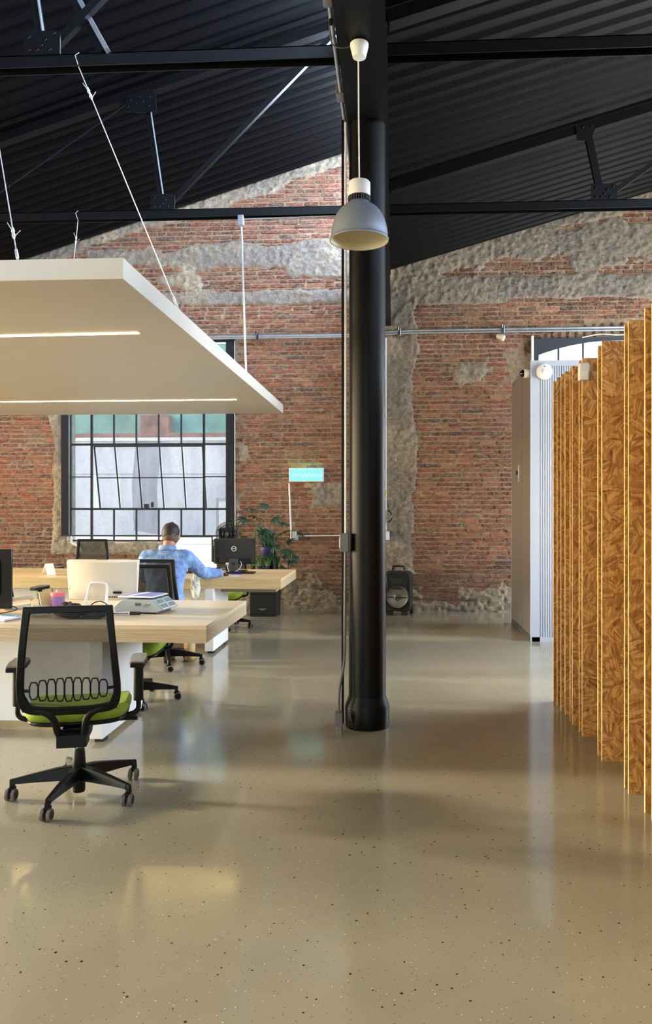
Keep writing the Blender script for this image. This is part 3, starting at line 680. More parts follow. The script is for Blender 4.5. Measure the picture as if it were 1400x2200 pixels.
# ---------------------------------------------------------------- window 1 (left) and the yard wall beyond
def rail(name, x0, x1, z0, z1, par, y=WY+.14, d=.03): return obj(name, B().box(x0, x1, y-d/2, y+d/2, z0, z1), 'winframe', par)
w1 = bpy.data.objects.new('window_1', None); C.objects.link(w1); w1['kind'] = 'structure'
xs = [-4.86, -4.532, -4.192, -3.852, -3.512, -3.172, -2.83, -2.46]
zs = [.99, 1.472, 1.955, 2.437, 2.92, 3.40, 3.98]
YF = WY+.14
rail('frame_rail', -4.86, -2.46, .99, 1.015, w1); rail('frame_rail', -4.86, -2.46, 3.95, 4.0, w1)
rail('frame_rail', -4.86, -4.84, .99, 4.0, w1); rail('frame_rail', -2.50, -2.46, .99, 4.0, w1)
for x in xs[1:-1]:
    if x in (xs[1], xs[-2]): rail('mullion', x-.016, x+.016, .99, 4.0, w1)
    else:
        rail('mullion', x-.010, x+.010, .99, 1.472, w1); rail('mullion', x-.010, x+.010, 2.437, 4.0, w1)
rail('glazing_bar', -4.86, -2.46, 1.46, 1.49, w1); rail('glazing_bar', -4.86, -2.46, 2.425, 2.455, w1)
rail('glazing_bar', -4.86, xs[1], 1.947, 1.963, w1); rail('glazing_bar', xs[-2], -2.46, 1.947, 1.963, w1)
for z_ in zs[4:-1]: rail('glazing_bar', -4.86, -2.46, z_-.009, z_+.009, w1)
for i in range(7):
    for j in range(6):
        if 1 <= i <= 5 and j in (1, 2): continue
        obj('pane', B().box(xs[i]+.01, xs[i+1]-.01, YF+.004, YF+.008, zs[j]+.01, zs[j+1]-.01), 'glass', w1)
# tilted hopper sash swung outwards at its foot
sash = obj('sash_frame', B(), 'winframe', w1); bpy.data.objects.remove(sash)
tilt = -math.radians(14); SM = Matrix.Translation((0, YF+.02, 2.425)) @ Matrix.Rotation(-tilt, 4, 'X')
H_ = .985; sa = B()
x0, x1 = xs[1]+.02, xs[-2]-.02
sa.box(x0, x0+.018, -.01, .01, -H_, 0, SM).box(x1-.018, x1, -.01, .01, -H_, 0, SM).box(x0, x1, -.01, .01, -.02, 0, SM).box(x0, x1, -.01, .01, -H_, -H_+.02, SM)
sa.box(x0, x1, -.008, .008, -H_/2-.008, -H_/2+.008, SM)
for x in xs[2:-2]: sa.box(x-.009, x+.009, -.008, .008, -H_, 0, SM)
sash = obj('tilted_sash', sa, 'winframe', w1)
for i in range(5):
    for j in range(2):
        obj('pane', B().box(xs[i+1]+.025, xs[i+2]-.02, .0, .004, -H_+j*H_/2+.015, -H_+(j+1)*H_/2-.015, SM), 'glass', sash)
obj('sash_latch', B().box(-3.72, -3.66, YF-.06, YF+.02, 1.49, 1.55).box(-3.62, -3.59, YF-.04, YF+.01, 1.50, 1.58).tube([(-3.69, YF-.05, 1.52), (-3.69, YF-.09, 1.47)], .01, 8), 'darkgrey', w1, bevel=.003)
sl1 = struct('trim_3', B().box(-4.86, -2.46, WY-.01, WY+.13, .955, .99), pm('rough_sill', (205, 198, 186), .9, var=.2, scale=20, bump=.6))
bl = thing('roller_blind', 'black sheer roller blind drawn down over the left window', 'blind', (-3.65, WY-.05, 0))
obj('blind_cloth', B().box(-1.27, 1.315, -.001, .001, 1.09, 3.94), 'blind', bl)
obj('bottom_rail', B().box(-1.27, 1.315, -.008, .008, 1.07, 1.095), 'blackmatt', bl)
obj('side_hem', B().box(-1.27, -1.16, .003, .006, 1.09, 3.94), 'blind_solid', bl); obj('side_hem', B().box(1.20, 1.315, .003, .006, 1.09, 3.94), 'blind_solid', bl)
obj('blind_tube', B().tube([(-1.29, 0, 3.96), (1.33, 0, 3.96)], .035, 16), 'blackmatt', bl, smooth=50)
obj('pull_chain', B().tube([(1.322, -.01, 3.95), (1.328, -.01, 1.15)], .005, 6), 'white_plastic', bl)
gp = thing('sill_pipe', 'bent pale pipe stub under the left corner of the blind', 'pipe', (-4.72, WY-.05, .9))
obj('pipe_bend', B().tube(spline([(-.04, 0, .17), (-.03, -.02, .08), (.03, -.03, .05), (.09, -.02, .0), (.10, .02, -.06)]), .016, 10), 'cream_plastic', gp, smooth=60)
# yard building seen through the glass
yb = thing('yard_building', 'pale stained rendered building across the yard behind the left window', 'building', (-6.66, 20.0, -.315)); yb.scale = (1.21, 1, 1.21)
obj('rendered_wall', B().box(-9, 9, 0, .4, 0, 2.95), 'outside', yb)
obj('parapet_ledge', B().box(-9, 9, -.12, .45, 2.95, 3.02), 'white_paint', yb); obj('rusty_coping', B().box(-9, 9, -.05, .4, 3.02, 3.12), 'outside_brown', yb)
obj('roof_sheet', B().box(-9, 5, .8, .9, 3.05, 5.2), 'outside_green', yb)
obj('brick_stack', B().box(-.15, .5, .3, .7, 3.05, 3.55), 'outside_brown', yb)
obj('damp_stain', B().prism([(-.2, 1.0), (.35, .9), (.3, 1.9), (.42, 2.95), (-.15, 2.95), (-.25, 2.0)], -.006, 0), 'outside_stain', yb)
obj('panel_seam', B().box(-9, 9, -.01, 0, 2.22, 2.235), 'outside_stain', yb)
obj('door_recess', B().box(1.62, 2.2, -.01, .0, .6, 1.7), 'outside_stain', yb); obj('door_leaf', B().box(1.68, 2.14, -.02, -.01, .6, 1.63), 'white_paint', yb)
obj('vent_grille', B().box(-2.6, -1.9, -.01, .0, .35, .65), 'outside_stain', yb)
struct('ground_outside', B().box(-22, 14, WY+.35, 21, -.15, -.02), pm('yard_concrete', (170, 170, 168), .9, var=.15))

# ---------------------------------------------------------------- window 2 (right)
w2 = bpy.data.objects.new('window_2', None); C.objects.link(w2); w2['kind'] = 'structure'
for x in (1.98, 2.36, 2.71, 3.06, 3.41, 3.76, 4.11, 4.49): rail('mullion', x-.013, x+.013, .99, 3.95, w2)
for z_ in (1.0, 1.5, 2.0, 2.5, 3.0, 3.5): rail('glazing_bar', 1.97, 4.5, z_-.012, z_+.012, w2)
frost = pm('rippled_obscure_glass', (235, 238, 242), .25, var=.03, scale=40, bump=.4)
frost.node_tree.nodes['Principled BSDF'].inputs['Transmission Weight'].default_value = .0
for i in range(7):
    for j in range(6):
        x0, x1 = [1.98, 2.36, 2.71, 3.06, 3.41, 3.76, 4.11, 4.49][i:i+2]; z0, z1 = [1.0, 1.5, 2.0, 2.5, 3.0, 3.5, 3.95][j:j+2]
        obj('pane', B().box(x0+.014, x1-.014, YF+.004, YF+.008, z0+.013, z1-.013), 'glass', w2)
wh = thing('blind_cassette', 'dark arched blind cassette board above the right window', 'blind', (3.1, WY-.05, 3.7))
poly = [(-1.13, -.4)]+[(-1.13, .22), (-.2, .235), (.9, .26), (1.5, .26), (1.5, .12)]
top = [(x, .17-.12*((x-.35)/1.1)**2*1.6) for x in [1.4-.2*k for k in range(13)]]
poly = [(-1.13, -.5), (-1.13, .20), (1.5, .24), (1.5, .14)]+[(x, min(.165, .165-.20*(max(0, -x)/1.07)**2.0)) for x in [1.3, .9, .5, .2, -.1, -.35, -.6, -.8, -.95, -1.055]]+[(-1.058, -.5)]
obj('arched_board', B().prism(poly, -.01, .01), pm('navy_black_board', (40, 44, 54), .5, var=.1), wh)
obj('side_channel', B().box(-1.16, -1.13, -.03, .02, -.75, .24), 'white_plastic', wh)
obj('loose_cable', B().tube(spline([(-.45, -.02, .21), (-.2, -.03, .25), (.1, -.03, .24), (.6, -.03, .30), (1.1, -.03, .31)]), .008, 6), 'cream_plastic', wh)
yb2 = thing('yard_shed', 'bright white wall across the yard behind the right window', 'building', (4.0, 15.5, 0))
obj('rendered_wall', B().box(-2.5, 4.5, 0, .3, 0, 4.0), 'white_paint', yb2); obj('roof_sheet', B().box(-2.6, 4.6, -.1, .4, 4.0, 4.05), 'white_paint', yb2)

# ---------------------------------------------------------------- ribbed metal cubicle
mc = thing('metal_cubicle', 'tall light grey ribbed metal cubicle behind the strand boards', 'cubicle', (1.52, 8.68, 0))
obj('cubicle_body', B().box(.004, 1.9, .02, 1.40, .02, 3.12), 'metal_side', mc)
obj('front_frame', B().box(0, .095, 0, .03, .0, 3.10).box(0, 1.9, -.004, .03, 3.08, 3.14).box(0, 1.9, 0, .03, .0, .05), 'metal_white', mc)
rb = B(); x = .10
while x < 1.88: rb.prism([(x, .03), (x, .006), (x+.006, .0), (x+.018, .0), (x+.022, .006), (x+.022, .03)], .05, 3.09, 'Z'); x += .026
o = obj('ribbed_sheet', rb, 'metal_white', mc); o['kind'] = 'stuff'
obj('side_sheet', B().box(-.006, .0, .03, .60, .06, 3.10), 'metal_side', mc); obj('side_sheet', B().box(-.006, .0, .61, 1.395, .06, 3.10), 'metal_side', mc)
obj('base_channel', B().box(-.008, .0, .02, 1.40, .0, .055), 'darkgrey', mc)
obj('corner_trim', B().box(-.008, .006, -.006, .03, 0, 3.14).box(-.008, 0, 1.39, 1.40, 0, 3.14), 'metal_white', mc)
obj('latch_plate', B().box(-.012, -.006, .86, .93, 1.82, 2.02), 'chrome', mc, bevel=.002); obj('latch_lever', B().box(-.03, -.012, .88, .91, 1.90, 1.95), 'blackmatt', mc)
sd = thing('smoke_alarm', 'round white smoke alarm on the front of the metal cubicle', 'alarm', (1.66, 8.67, 3.01))
mR = Matrix.Rotation(PI/2, 4, 'X')
obj('alarm_body', B().lathe([(.088, 0), (.09, .008), (.086, .03), (.07, .038), (.02, .04)], n=40, m=mR), 'white_plastic', sd, smooth=40)
obj('centre_button', B().lathe([(.026, .038), (.026, .045), (.022, .047)], n=24, m=mR), 'white_plastic', sd, smooth=40); obj('indicator_light', B().ball((0, -.04, .055), .007, 8), 'darkgrey', sd)
cc = thing('wall_camera', 'small white camera with black lens beside the cubicle top corner', 'camera', (1.51, 8.76, 3.01))
mX = Matrix.Rotation(-PI/2, 4, 'Y')
obj('camera_body', B().lathe([(.05, 0), (.052, .01), (.052, .05), (.045, .06)], n=28, m=mX), 'white_plastic', cc, smooth=40)
obj('camera_lens', B().lathe([(.04, .058), (.04, .08), (.025, .10), (.01, .105)], n=24, m=mX), 'blackgloss', cc, smooth=40)

# ---------------------------------------------------------------- strand board screen
sc_ = thing('strand_board_screen', 'row of tall upright strand boards standing edge on along the right side', 'screen', (1.225, 4.8, 0))
ys = [6.007, 5.888, 5.729, 5.621, 5.453, 5.366, 5.195, 5.109, 4.712, 4.614, 4.168, 4.088, 3.838, 3.74, 3.50, 3.41]
for k, y in enumerate(ys):
    dx = random.uniform(-.006, .004); t_ = .016
    o = obj('strand_board', B().box(dx, 1.22, y-4.8, y-4.8+t_, 0, 2.478+random.uniform(-.006, .006)), 'osb', sc_)
    obj('board_edge', B().box(dx-.0012, dx, y-4.8+.001, y-4.8+t_-.001, 0.002, 2.474), 'osb_edge', o)
obj('added_back_board', B().box(1.22, 1.24, -1.7, 1.3, 0, 2.478), 'osb', sc_)  # unseen backing, added to stop light passing between the boards
sn = thing('motion_sensor', 'small white sensor clipped high on the strand board edges', 'sensor', (1.235, 5.13, 2.33))
obj('sensor_body', B().prism([(-.035, 0), (.025, -.0), (.032, .10), (.02, .115), (-.035, .11)], -.05, .0), 'white_plastic', sn, bevel=.006)
obj('sensor_window', B().box(-.02, .015, -.054, -.05, .02, .06), 'paper', sn)

# ---------------------------------------------------------------- desks
def desk(label, y0, y1, x0, leg_y0, leg_y1, top, group='long oak desks', nseg=None):
    d = thing('office_desk', label, 'desk', (-1.16, y0, 0), 0, group)
    ym = (y1-y0)*.66
    obj('desk_top', B().box(x0+1.16, 0, 0, ym-.001, .745, .77), top, d, bevel=.0015)
    obj('desk_top', B().box(x0+1.16, 0, ym+.001, y1-y0, .745, .77), top, d, bevel=.0015)
    obj('desk_apron', B().box(x0+1.16, 0, .0, .022, .663, .745).box(x0+1.16, 0, y1-y0-.022, y1-y0, .663, .745), 'desk_edge' if top == 'desk_top' else top, d, bevel=.001)
    obj('end_apron', B().box(-.022, 0, .022, ym-.001, .663, .745).box(-.022, 0, ym+.001, y1-y0-.022, .663, .745), 'desk_edge', d, bevel=.001)
    obj('leg_panel', B().box(-.778, -.69, leg_y0-y0, leg_y1-y0, .03, .663), 'white_paint', d, bevel=.002)
    obj('modesty_panel', B().box(x0+1.3, -.778, leg_y0-y0+.28, leg_y0-y0+.30, .06, .663), 'white_paint', d)
    for x in (-1.6, -2.5): obj('panel_seam', B().box(x-.002, x+.002, leg_y0-y0+.277, leg_y0-y0+.281, .06, .66), 'greybox', d)
    obj('under_tray', B().box(x0+1.3, -.10, leg_y0-y0+.35, leg_y1-y0+.2, .60, .66), 'tan_inner', d)
    for fx0, fx1, fy0, fy1, fh in ((-.76, -.70, leg_y0-y0+.05, leg_y0-y0+.12, .03), (-.76, -.70, leg_y1-y0-.12, leg_y1-y0-.05, .03), (x0+1.3, x0+1.38, leg_y0-y0+.28, leg_y0-y0+.5, .06)): obj('leg_foot', B().box(fx0, fx1, fy0, fy1, 0, fh), 'blackmatt', d)
    return d
desk('pale oak desk with white base nearest the camera carrying the scale', 4.675, 5.957, -4.6, 4.77, 5.547, 'desk_top')
desk('warm oak desk by the window where the man works', 7.79, 8.98, -5.6, 7.745, 8.445, 'desk_warm')
M['leg_side'] = M['white_paint']

# ---------------------------------------------------------------- mesh task chairs
def caster(parent, x, y, ang, name='caster'):
    c = obj(name, B().box(-.010, .010, -.012, .012, .04, .085).box(-.013, .013, -.022, .018, .050, .066), 'chair_black', parent, bevel=.002)
    c.location = (x, y, 0); c.rotation_euler = (0, 0, ang)
    for s in (-1, 1):
        m = Matrix.Translation((s*.017, -.012, .03)) @ Matrix.Rotation(PI/2, 4, 'Y')
        obj('wheel', B().lathe([(.012, -.008), (.026, -.009), (.030, -.006), (.030, .006), (.026, .009), (.012, .008)], n=20, m=m), 'tyre', c, smooth=40)
        obj('wheel_cap', B().lathe([(.001, -.0095), (.021, -.0095), (.021, .0095), (.001, .0095)], n=16, m=m), 'chair_black', c, smooth=40)
def chair(label, loc, rz, base_ang, group='black mesh task chairs', wheel_dir=90, arms=True):
    t = thing('office_chair', label, 'chair', loc, rz, group)
    hub = B().lathe([(.03, .02), (.032, .03), (.032, .12), (.036, .13), (.03, .235), (.026, .25)], n=24)
    obj('lift_column', hub, 'chair_black', t, smooth=40)
    obj('gas_lift', B().lathe([(.014, .24), (.014, .34)], n=20), 'chrome', t, smooth=40)
    for k in range(5):
        a = math.radians(base_ang)-rz+k*2*PI/5; R_ = Matrix.Rotation(a, 4, 'Z')
        st = B(); sec = []
        for (r, zt, zb, hw) in ((.02, .155, .085, .034), (.10, .15, .088, .030), (.22, .128, .086, .022), (.315, .108, .082, .017), (.338, .104, .062, .013)):
            sec.append([(r, -hw, zb), (r, hw, zb), (r, hw*.55, zt), (r, -hw*.55, zt)])
        vs = [R_ @ Vector(p) for s_2 in sec for p in s_2]; fs = [(0, 1, 2, 3), tuple(range(16+3, 15, -1))]
        for i in range(4):
            for j in range(4): fs.append((i*4+j, i*4+(j+1) % 4, (i+1)*4+(j+1) % 4, (i+1)*4+j))
        st.add(vs, fs); obj('base_arm', st, 'chair_black', t, bevel=.003)
        caster(t, .325*math.cos(a), .325*math.sin(a), math.radians(wheel_dir)-rz+random.uniform(-.3, .3))
    # mechanism
    obj('tilt_mechanism', B().prism([(-.16, .355), (-.10, .315), (.06, .31), (.14, .37), (.14, .395), (-.16, .395)], -.06, .06, 'X'), 'chair_black', t, bevel=.008)
    obj('tilt_lever', B().tube([(.05, .05, .37), (.20, .06, .365), (.25, .06, .37), (.29, .06, .37)], [.006, .006, .010, .012], 8), 'chair_black', t, smooth=60)
    # seat: rounded plate cushions
    def plate(hw, hl, z0, z1, rnd, crown):
        vs = []; N = 40; rings = [(.93, z0), (1.0, z0+(z1-z0)*.35), (1.0, z0+(z1-z0)*.65), (.95, z1), (.6, z1+crown*.7), (.0001, z1+crown)]
        for s_2, z_ in rings:
            for k in range(N):
                a = 2*PI*k/N; c, q = math.cos(a), math.sin(a); p = .42
                x = math.copysign(abs(c)**p, c)*hw*s_2; y = math.copysign(abs(q)**p, q)*hl*s_2
                dip = .018*((y/hl)**2) if y < 0 else -.03*(y/hl)**3
                vs.append((x*(1-.05*(y/hl < 0)*(y/hl)**2), y, z_+(dip+.010*(x/hw)**2)))
        fs = [tuple(range(N-1, -1, -1))]
        for i in range(len(rings)-1):
            for k in range(N): fs.append((i*N+k, i*N+(k+1) % N, (i+1)*N+(k+1) % N, (i+1)*N+k))
        fs.append(tuple((len(rings)-1)*N+k for k in range(N)))
        return B().add(vs, fs)
    s_o = obj('seat', plate(.255, .245, .412, .482, 0, .006), 'green', t, smooth=60); s_o.location.y = .05
    s_p = obj('seat_pan', plate(.245, .235, .388, .416, 0, .0), 'chair_black', t, smooth=60); s_p.location.y = .05
    # back frame: rounded trapezoid ring, gently curved in depth
    def outline(inset):
        top, bot = 1.03, .50; pts = []
        ctrl = [(.203, 1.03), (.215, .90), (.232, .72), (.238, .62), (.228, .545), (.19, .508), (.10, .495)]
        right = [(x-inset*(1 if z_ > .54 else .6), z_-(inset*.9 if z_ > 1.0 else 0)+(inset*1.2 if z_ < .56 else 0)) for x, z_ in ctrl]
        rt = [(p.x, p.y) for p in spline([(x, z_, 0) for x, z_ in right], 4)]
        return rt+[(-x, z_) for x, z_ in reversed(rt)]
    def yb_(z_): return -.285+.045*math.sin((z_-.5)/.55*PI*.9)*-1-(z_-.5)*.10
    o_, i_ = outline(0), outline(.034); n = len(o_); vs = []; fs = []
    for (x, z_) in o_: vs.append((x, yb_(z_)-.014, z_))
    for (x, z_) in i_: vs.append((x, yb_(z_)-.014, z_))
    for (x, z_) in o_: vs.append((x, yb_(z_)+.014, z_))
    for (x, z_) in i_: vs.append((x, yb_(z_)+.014, z_))
    for k in range(n):
        j = (k+1) % n; fs += [(k, j, n+j, n+k), (2*n+k, 3*n+k, 3*n+j, 2*n+j), (k, 2*n+k, 2*n+j, j), (n+k, n+j, 3*n+j, 3*n+k)]
    obj('back_frame', B().add(vs, fs), 'chair_black', t, bevel=.005, smooth=35)
    m_ = len(i_)//2; vs = []; fs = []
    for k in range(m_):
        (xa, za), (xb, zb) = i_[k], i_[len(i_)-1-k]
        for q in range(7):
            u_ = q/6; x = xa+(xb-xa)*u_; vs.append((x, yb_(za)+.006*0-.018*(1-(2*u_-1)**2)*0, za+(zb-za)*u_))
    for k in range(m_-1):
        for q in range(6): fs.append((k*7+q, k*7+q+1, (k+1)*7+q+1, (k+1)*7+q))
    obj('back_mesh', B().add(vs, fs), 'mesh', t)
    lat = B(); xs_ = [-.158+.0395*k for k in range(9)]
    for k, x in enumerate(xs_):
        hh = .040+.016*(1-abs(k-4)/4)**.5; zc = .628
        pts = [(x-.019, -.5*hh), (x-.011, -hh), (x+.011, -hh), (x+.019, -.5*hh), (x+.019, .5*hh), (x+.011, hh), (x-.011, hh), (x-.019, .5*hh), (x-.019, -.5*hh)]
        for a, b in zip(pts, pts[1:]): lat.bar((a[0], yb_(zc)-.012, zc+a[1]), (b[0], yb_(zc)-.012, zc+b[1]), .006, .007)
    for s in (-1, 1): lat.bar((s*.177, yb_(.628)-.012, .628), (s*.215, yb_(.628)-.004, .63), .014, .008)
    obj('lumbar_lattice', lat, 'chair_black', t)
    ys_ = B()
    for s in (-1, 1):
        ys_.tube(spline([(s*.215, -.295, .535), (s*.12, -.30, .515), (s*.075, -.29, .47), (s*.06, -.25, .39), (s*.035, -.17, .345)], 5), [(.010, .017)]*21, 8)
    ys_.box(-.07, .07, -.26, -.14, .325, .385)
    obj('back_bracket', ys_, 'chair_black', t, smooth=50)
    for s in ((-1, 1) if arms else ()):
        ar = obj('armrest', B().tube(spline([(s*.12, .02, .395), (s*.24, -.0, .405), (s*.295, .0, .43), (s*.30, 0, .50)], 5), .013, 10).tube([(s*.30, 0, .48), (s*.30, 0, .675)], [(.019, .026), (.019, .026)], 14), 'chair_black', t, smooth=50)
        pd = B(); poly = [(-.035, -.11), (.035, -.12), (.045, .0), (.04, .12), (0, .14), (-.04, .12), (-.045, .0)]
        pd.prism([(s*.30+px, py) for px, py in poly], .673, .695, 'Z'); obj('arm_underside', pd, 'chair_black', ar, bevel=.004)
        pd = B().prism([(s*.30+px*.96, py*.98) for px, py in poly], .695, .706, 'Z'); obj('arm_pad', pd, 'chair_pad_sheen', ar, bevel=.004)
    return t
RC = math.radians
ch0 = chair('green seated mesh chair in the foreground with its back to the camera', (-1.645, 3.92, 0), RC(15), -93, wheel_dir=4)
chair('green seated mesh chair turned away behind the white computer, casters under the desk', (-2.02, 5.84, 0), RC(184), 12)
chair('mesh chair the man in the denim jacket sits on', (-2.165, 7.20, 0), RC(-4), 2, arms=False)
index_children()
def copy_chair(loc, rz, label, sc=1.0):
    r = dup(ch0, loc, rz, label); r.scale = (1, 1, sc); return r
copy_chair((-3.74, 7.30, 0), RC(-6), 'mesh chair beside the black monitor at the left edge of the photo', 1.045)
copy_chair((-4.02, 9.62, 0), RC(178), 'mesh chair beyond the window desk under the left end of the blind', 1.05)
copy_chair((-2.12, 9.42, 0), RC(182), 'green seated chair hidden behind the black rear-facing monitor by the plants', .98)

# ---------------------------------------------------------------- things on the near desk
DT = .771
ai = thing('desktop_computer', 'cream all-in-one computer seen from behind on the near desk', 'computer', (-2.135, 5.52, DT))
vs = []; fs = []; N = 17
for r_, (zz, hw, dep, inset) in enumerate(((.05, .245, .0, 0), (.06, .252, .012, 0), (.33, .262, .028, 0), (.345, .262, .012, 0))):
    for k in range(N):
        u_ = k/(N-1)*2-1; vs.append((u_*hw, -dep*1.0-.055*(1-u_*u_)*(1 if r_ in (1, 2) else .6), zz))
n0 = len(vs)
for r_, (zz, hw) in enumerate(((.05, .245), (.345, .262))):
    for k in range(N): vs.append(((k/(N-1)*2-1)*hw, .03, zz))
for r_ in range(3):
    for k in range(N-1): fs.append((r_*N+k, r_*N+k+1, (r_+1)*N+k+1, (r_+1)*N+k))
for k in range(N-1):
    fs.append((3*N+k, 3*N+k+1, n0+N+k+1, n0+N+k)); fs.append((n0+k, n0+k+1, k+1, k)); fs.append((n0+k+1, n0+k, n0+N+k, n0+N+k+1))
fs += [(0, N, 2*N, 3*N, n0+N, n0), (N-1, n0+N-1, n0+2*N-1, 4*N-1, 3*N-1, 2*N-1)]
obj('rear_shell', B().add(vs, fs), 'cream_plastic', ai, smooth=35)
obj('top_vent', B().box(-.04, .04, -.03, -.005, .345, .347), 'greybox', ai)
st = B().tube(spline([(-.08, -.16, .01), (-.068, -.10, .13), (-.062, -.09, .165), (-.045, -.088, .182), (.045, -.088, .182), (.062, -.09, .165), (.068, -.10, .13), (.08, -.16, .01)], 5), [(.009, .009)]*36, 10).tube([(-.08, -.16, .009), (.08, -.16, .009)], .009, 10)
obj('loop_stand', st, 'white_plastic', ai, smooth=60)
pt = B()
for k in range(9): pt.box(.055+.017*k, .064+.017*k, -.072, -.06, .075, .083)
pt.box(.10, .16, -.070, -.055, .105, .12); obj('port_row', pt, 'blackgloss', ai)
vt = B()
for k in range(6): vt.box(-.245, -.238, -.024, -.012, .13+.018*k, .137+.018*k)
obj('side_vents', vt, 'greybox', ai)
sca = thing('counter_scale', 'silver price scale with a white pan near the desk corner', 'scale', (-1.74, 5.28, DT), RC(-8)); sca.scale = (.88, .92, 1)
obj('scale_body', B().prism([(-.20, .012), (.155, .012), (.215, .03), (.13, .098), (-.13, .098), (-.17, .07), (-.20, .045)], -.13, .14), 'silver', sca, bevel=.004)
obj('scale_skirt', B().box(-.19, .15, -.12, .13, .0, .014), 'blackmatt', sca)
obj('weighing_pan', B().prism([(-.175, -.12), (.12, -.12), (.12, .15), (-.175, .15)], .108, .118, 'Z'), 'white_plastic', sca, bevel=.005)
obj('pan_cover', B().prism([(-.15, -.105), (.105, -.105), (.105, .135), (-.15, .135)], .118, .121, 'Z'), 'lilac', sca)
obj('pan_stripe', B().prism([(-.10, -.105), (-.06, -.105), (-.02, .135), (-.06, .135)], .121, .1225, 'Z'), 'white_plastic', sca)
obj('pan_post', B().lathe([(.05, .095), (.05, .108)], n=16), 'blackmatt', sca)
al = math.atan2(.068, -.085)
for k in range(2):
    for j in range(2):
        mm = Matrix.Translation((.172, -.06+.13*k, .0645)) @ Matrix.Rotation(math.radians(38.6), 4, 'Y')
        obj('display_window', B().box(-.042+.045*j, -.006+.045*j, -.05, .045, .001, .004, mm), 'lcd', sca)
    obj('display_bezel', B().box(-.047, .047, -.057, .052, -.001, .0012, Matrix.Translation((.172, -.06+.13*k, .0645)) @ Matrix.Rotation(math.radians(38.6), 4, 'Y')), 'white_plastic', sca)
obj('rating_label', B().box(-.02, .03, -.132, -.13, .055, .075).box(.04, .09, -.132, -.13, .05, .053).box(.06, .11, -.132, -.13, .06, .066), 'ink', sca)
mk = thing('marker_pen', 'black and white marker lying in front of the scale', 'pen', (-1.84, 5.09, DT+.013), RC(4))
mY = Matrix.Rotation(PI/2, 4, 'Y')
obj('pen_barrel', B().lathe([(.010, -.06), (.011, .03), (.011, .06)], n=14, m=mY), 'white_plastic', mk, smooth=50); obj('pen_cap', B().lathe([(.008, -.105), (.013, -.10), (.013, -.055)], n=14, m=mY), 'blackgloss', mk, smooth=50)
obj('pen_end', B().lathe([(.012, .055), (.012, .12), (.009, .125)], n=14, m=mY), 'blackgloss', mk, smooth=50)
tb = B(); 
for k in range(9): tb.box(-.052+.011*k, -.045+.011*k, -.0116, -.010, -.003, .005)
obj('pen_print', tb, 'ink', mk)
ts = tag(obj('black_strip', B().box(-.01, .20, -.008, .008, 0, .012), 'blackgloss', bevel=.002), 'thin black rod lying on the desk beside the chair back', 'rod'); ts.location = (-2.12, 4.92, DT)
bmn = thing('computer_monitor', 'black monitor cut off by the left edge of the photo', 'monitor', (-2.93, 5.12, DT), RC(6))
obj('monitor_shell', B().box(-.30, .30, -.012, .012, .03, .44).prism([(-.012, .10), (-.05, .14), (-.05, .34), (-.012, .40)], -.22, .22, 'X'), 'blackgloss', bmn, bevel=.005)
obj('monitor_stand', B().box(-.04, .04, -.03, .02, 0, .15).box(-.13, .13, -.10, .10, 0, .012), 'blackgloss', bmn, bevel=.004)
cup = thing('travel_cup', 'purple cup with a pink screw lid behind the foreground chair', 'cup', (-2.43, 5.42, DT)); cup.scale = (1.08, 1.08, 1)
obj('cup_body', B().lathe([(.036, 0), (.040, .004), (.045, .085), (.045, .09)], n=32), 'purple', cup, smooth=40)
obj('cup_lid', B().lathe([(.047, .088), (.048, .10), (.047, .112), (.040, .116), (.012, .118)], n=32), 'pink', cup, smooth=30); obj('lid_knob', B().lathe([(.012, .116), (.012, .128), (.008, .132)], n=16), 'pinkpale', cup, smooth=50)
cd_ = thing('card_frame', 'tan card leaning up beside the purple cup', 'card', (-2.52, 5.42, DT), RC(62))
obj('card_sheet', B().prism([(-.03, 0), (-.02, 0), (.02, .12), (.012, .122)], -.05, .05, 'X'), 'card', cd_); obj('card_back', B().prism([(-.03, 0), (.03, .1), (.034, .098), (.0, 0)], -.048, .048, 'X'), 'blackmatt', cd_)
ph = thing('phone_handset', 'cream telephone handset and base lying left of the cup', 'telephone', (-2.72, 5.40, DT), RC(25))
obj('phone_base', B().prism([(-.09, 0), (.09, 0), (.09, .035), (-.09, .015)], -.07, .07), 'cream_plastic', ph, bevel=.006)
obj('handset', B().tube(spline([(-.10, 0, .035), (-.08, 0, .055), (0, 0, .068), (.08, 0, .075), (.10, 0, .055)], 5), [(.02, .018)]*21, 12), 'cream_plastic', ph, smooth=60)
nb_ = thing('notebook', 'open notebook with a blue tab on the near desk edge', 'notebook', (-2.60, 4.86, DT), RC(-14))
obj('notebook_cover', B().box(-.17, .14, -.07, .09, 0, .004), pm('lilac_cover', (150, 130, 190), .5), nb_); obj('page_block', B().box(-.165, .135, -.068, .088, .004, .014), 'paper', nb_)
obj('blue_tab', B().box(-.0, .13, .05, .085, .014, .017), pm('sky_blue_plastic', (90, 170, 220), .3), nb_)
pb = thing('plastic_bag', 'crumpled clear plastic bag seen through the chair mesh', 'bag', (-2.37, 5.00, DT))
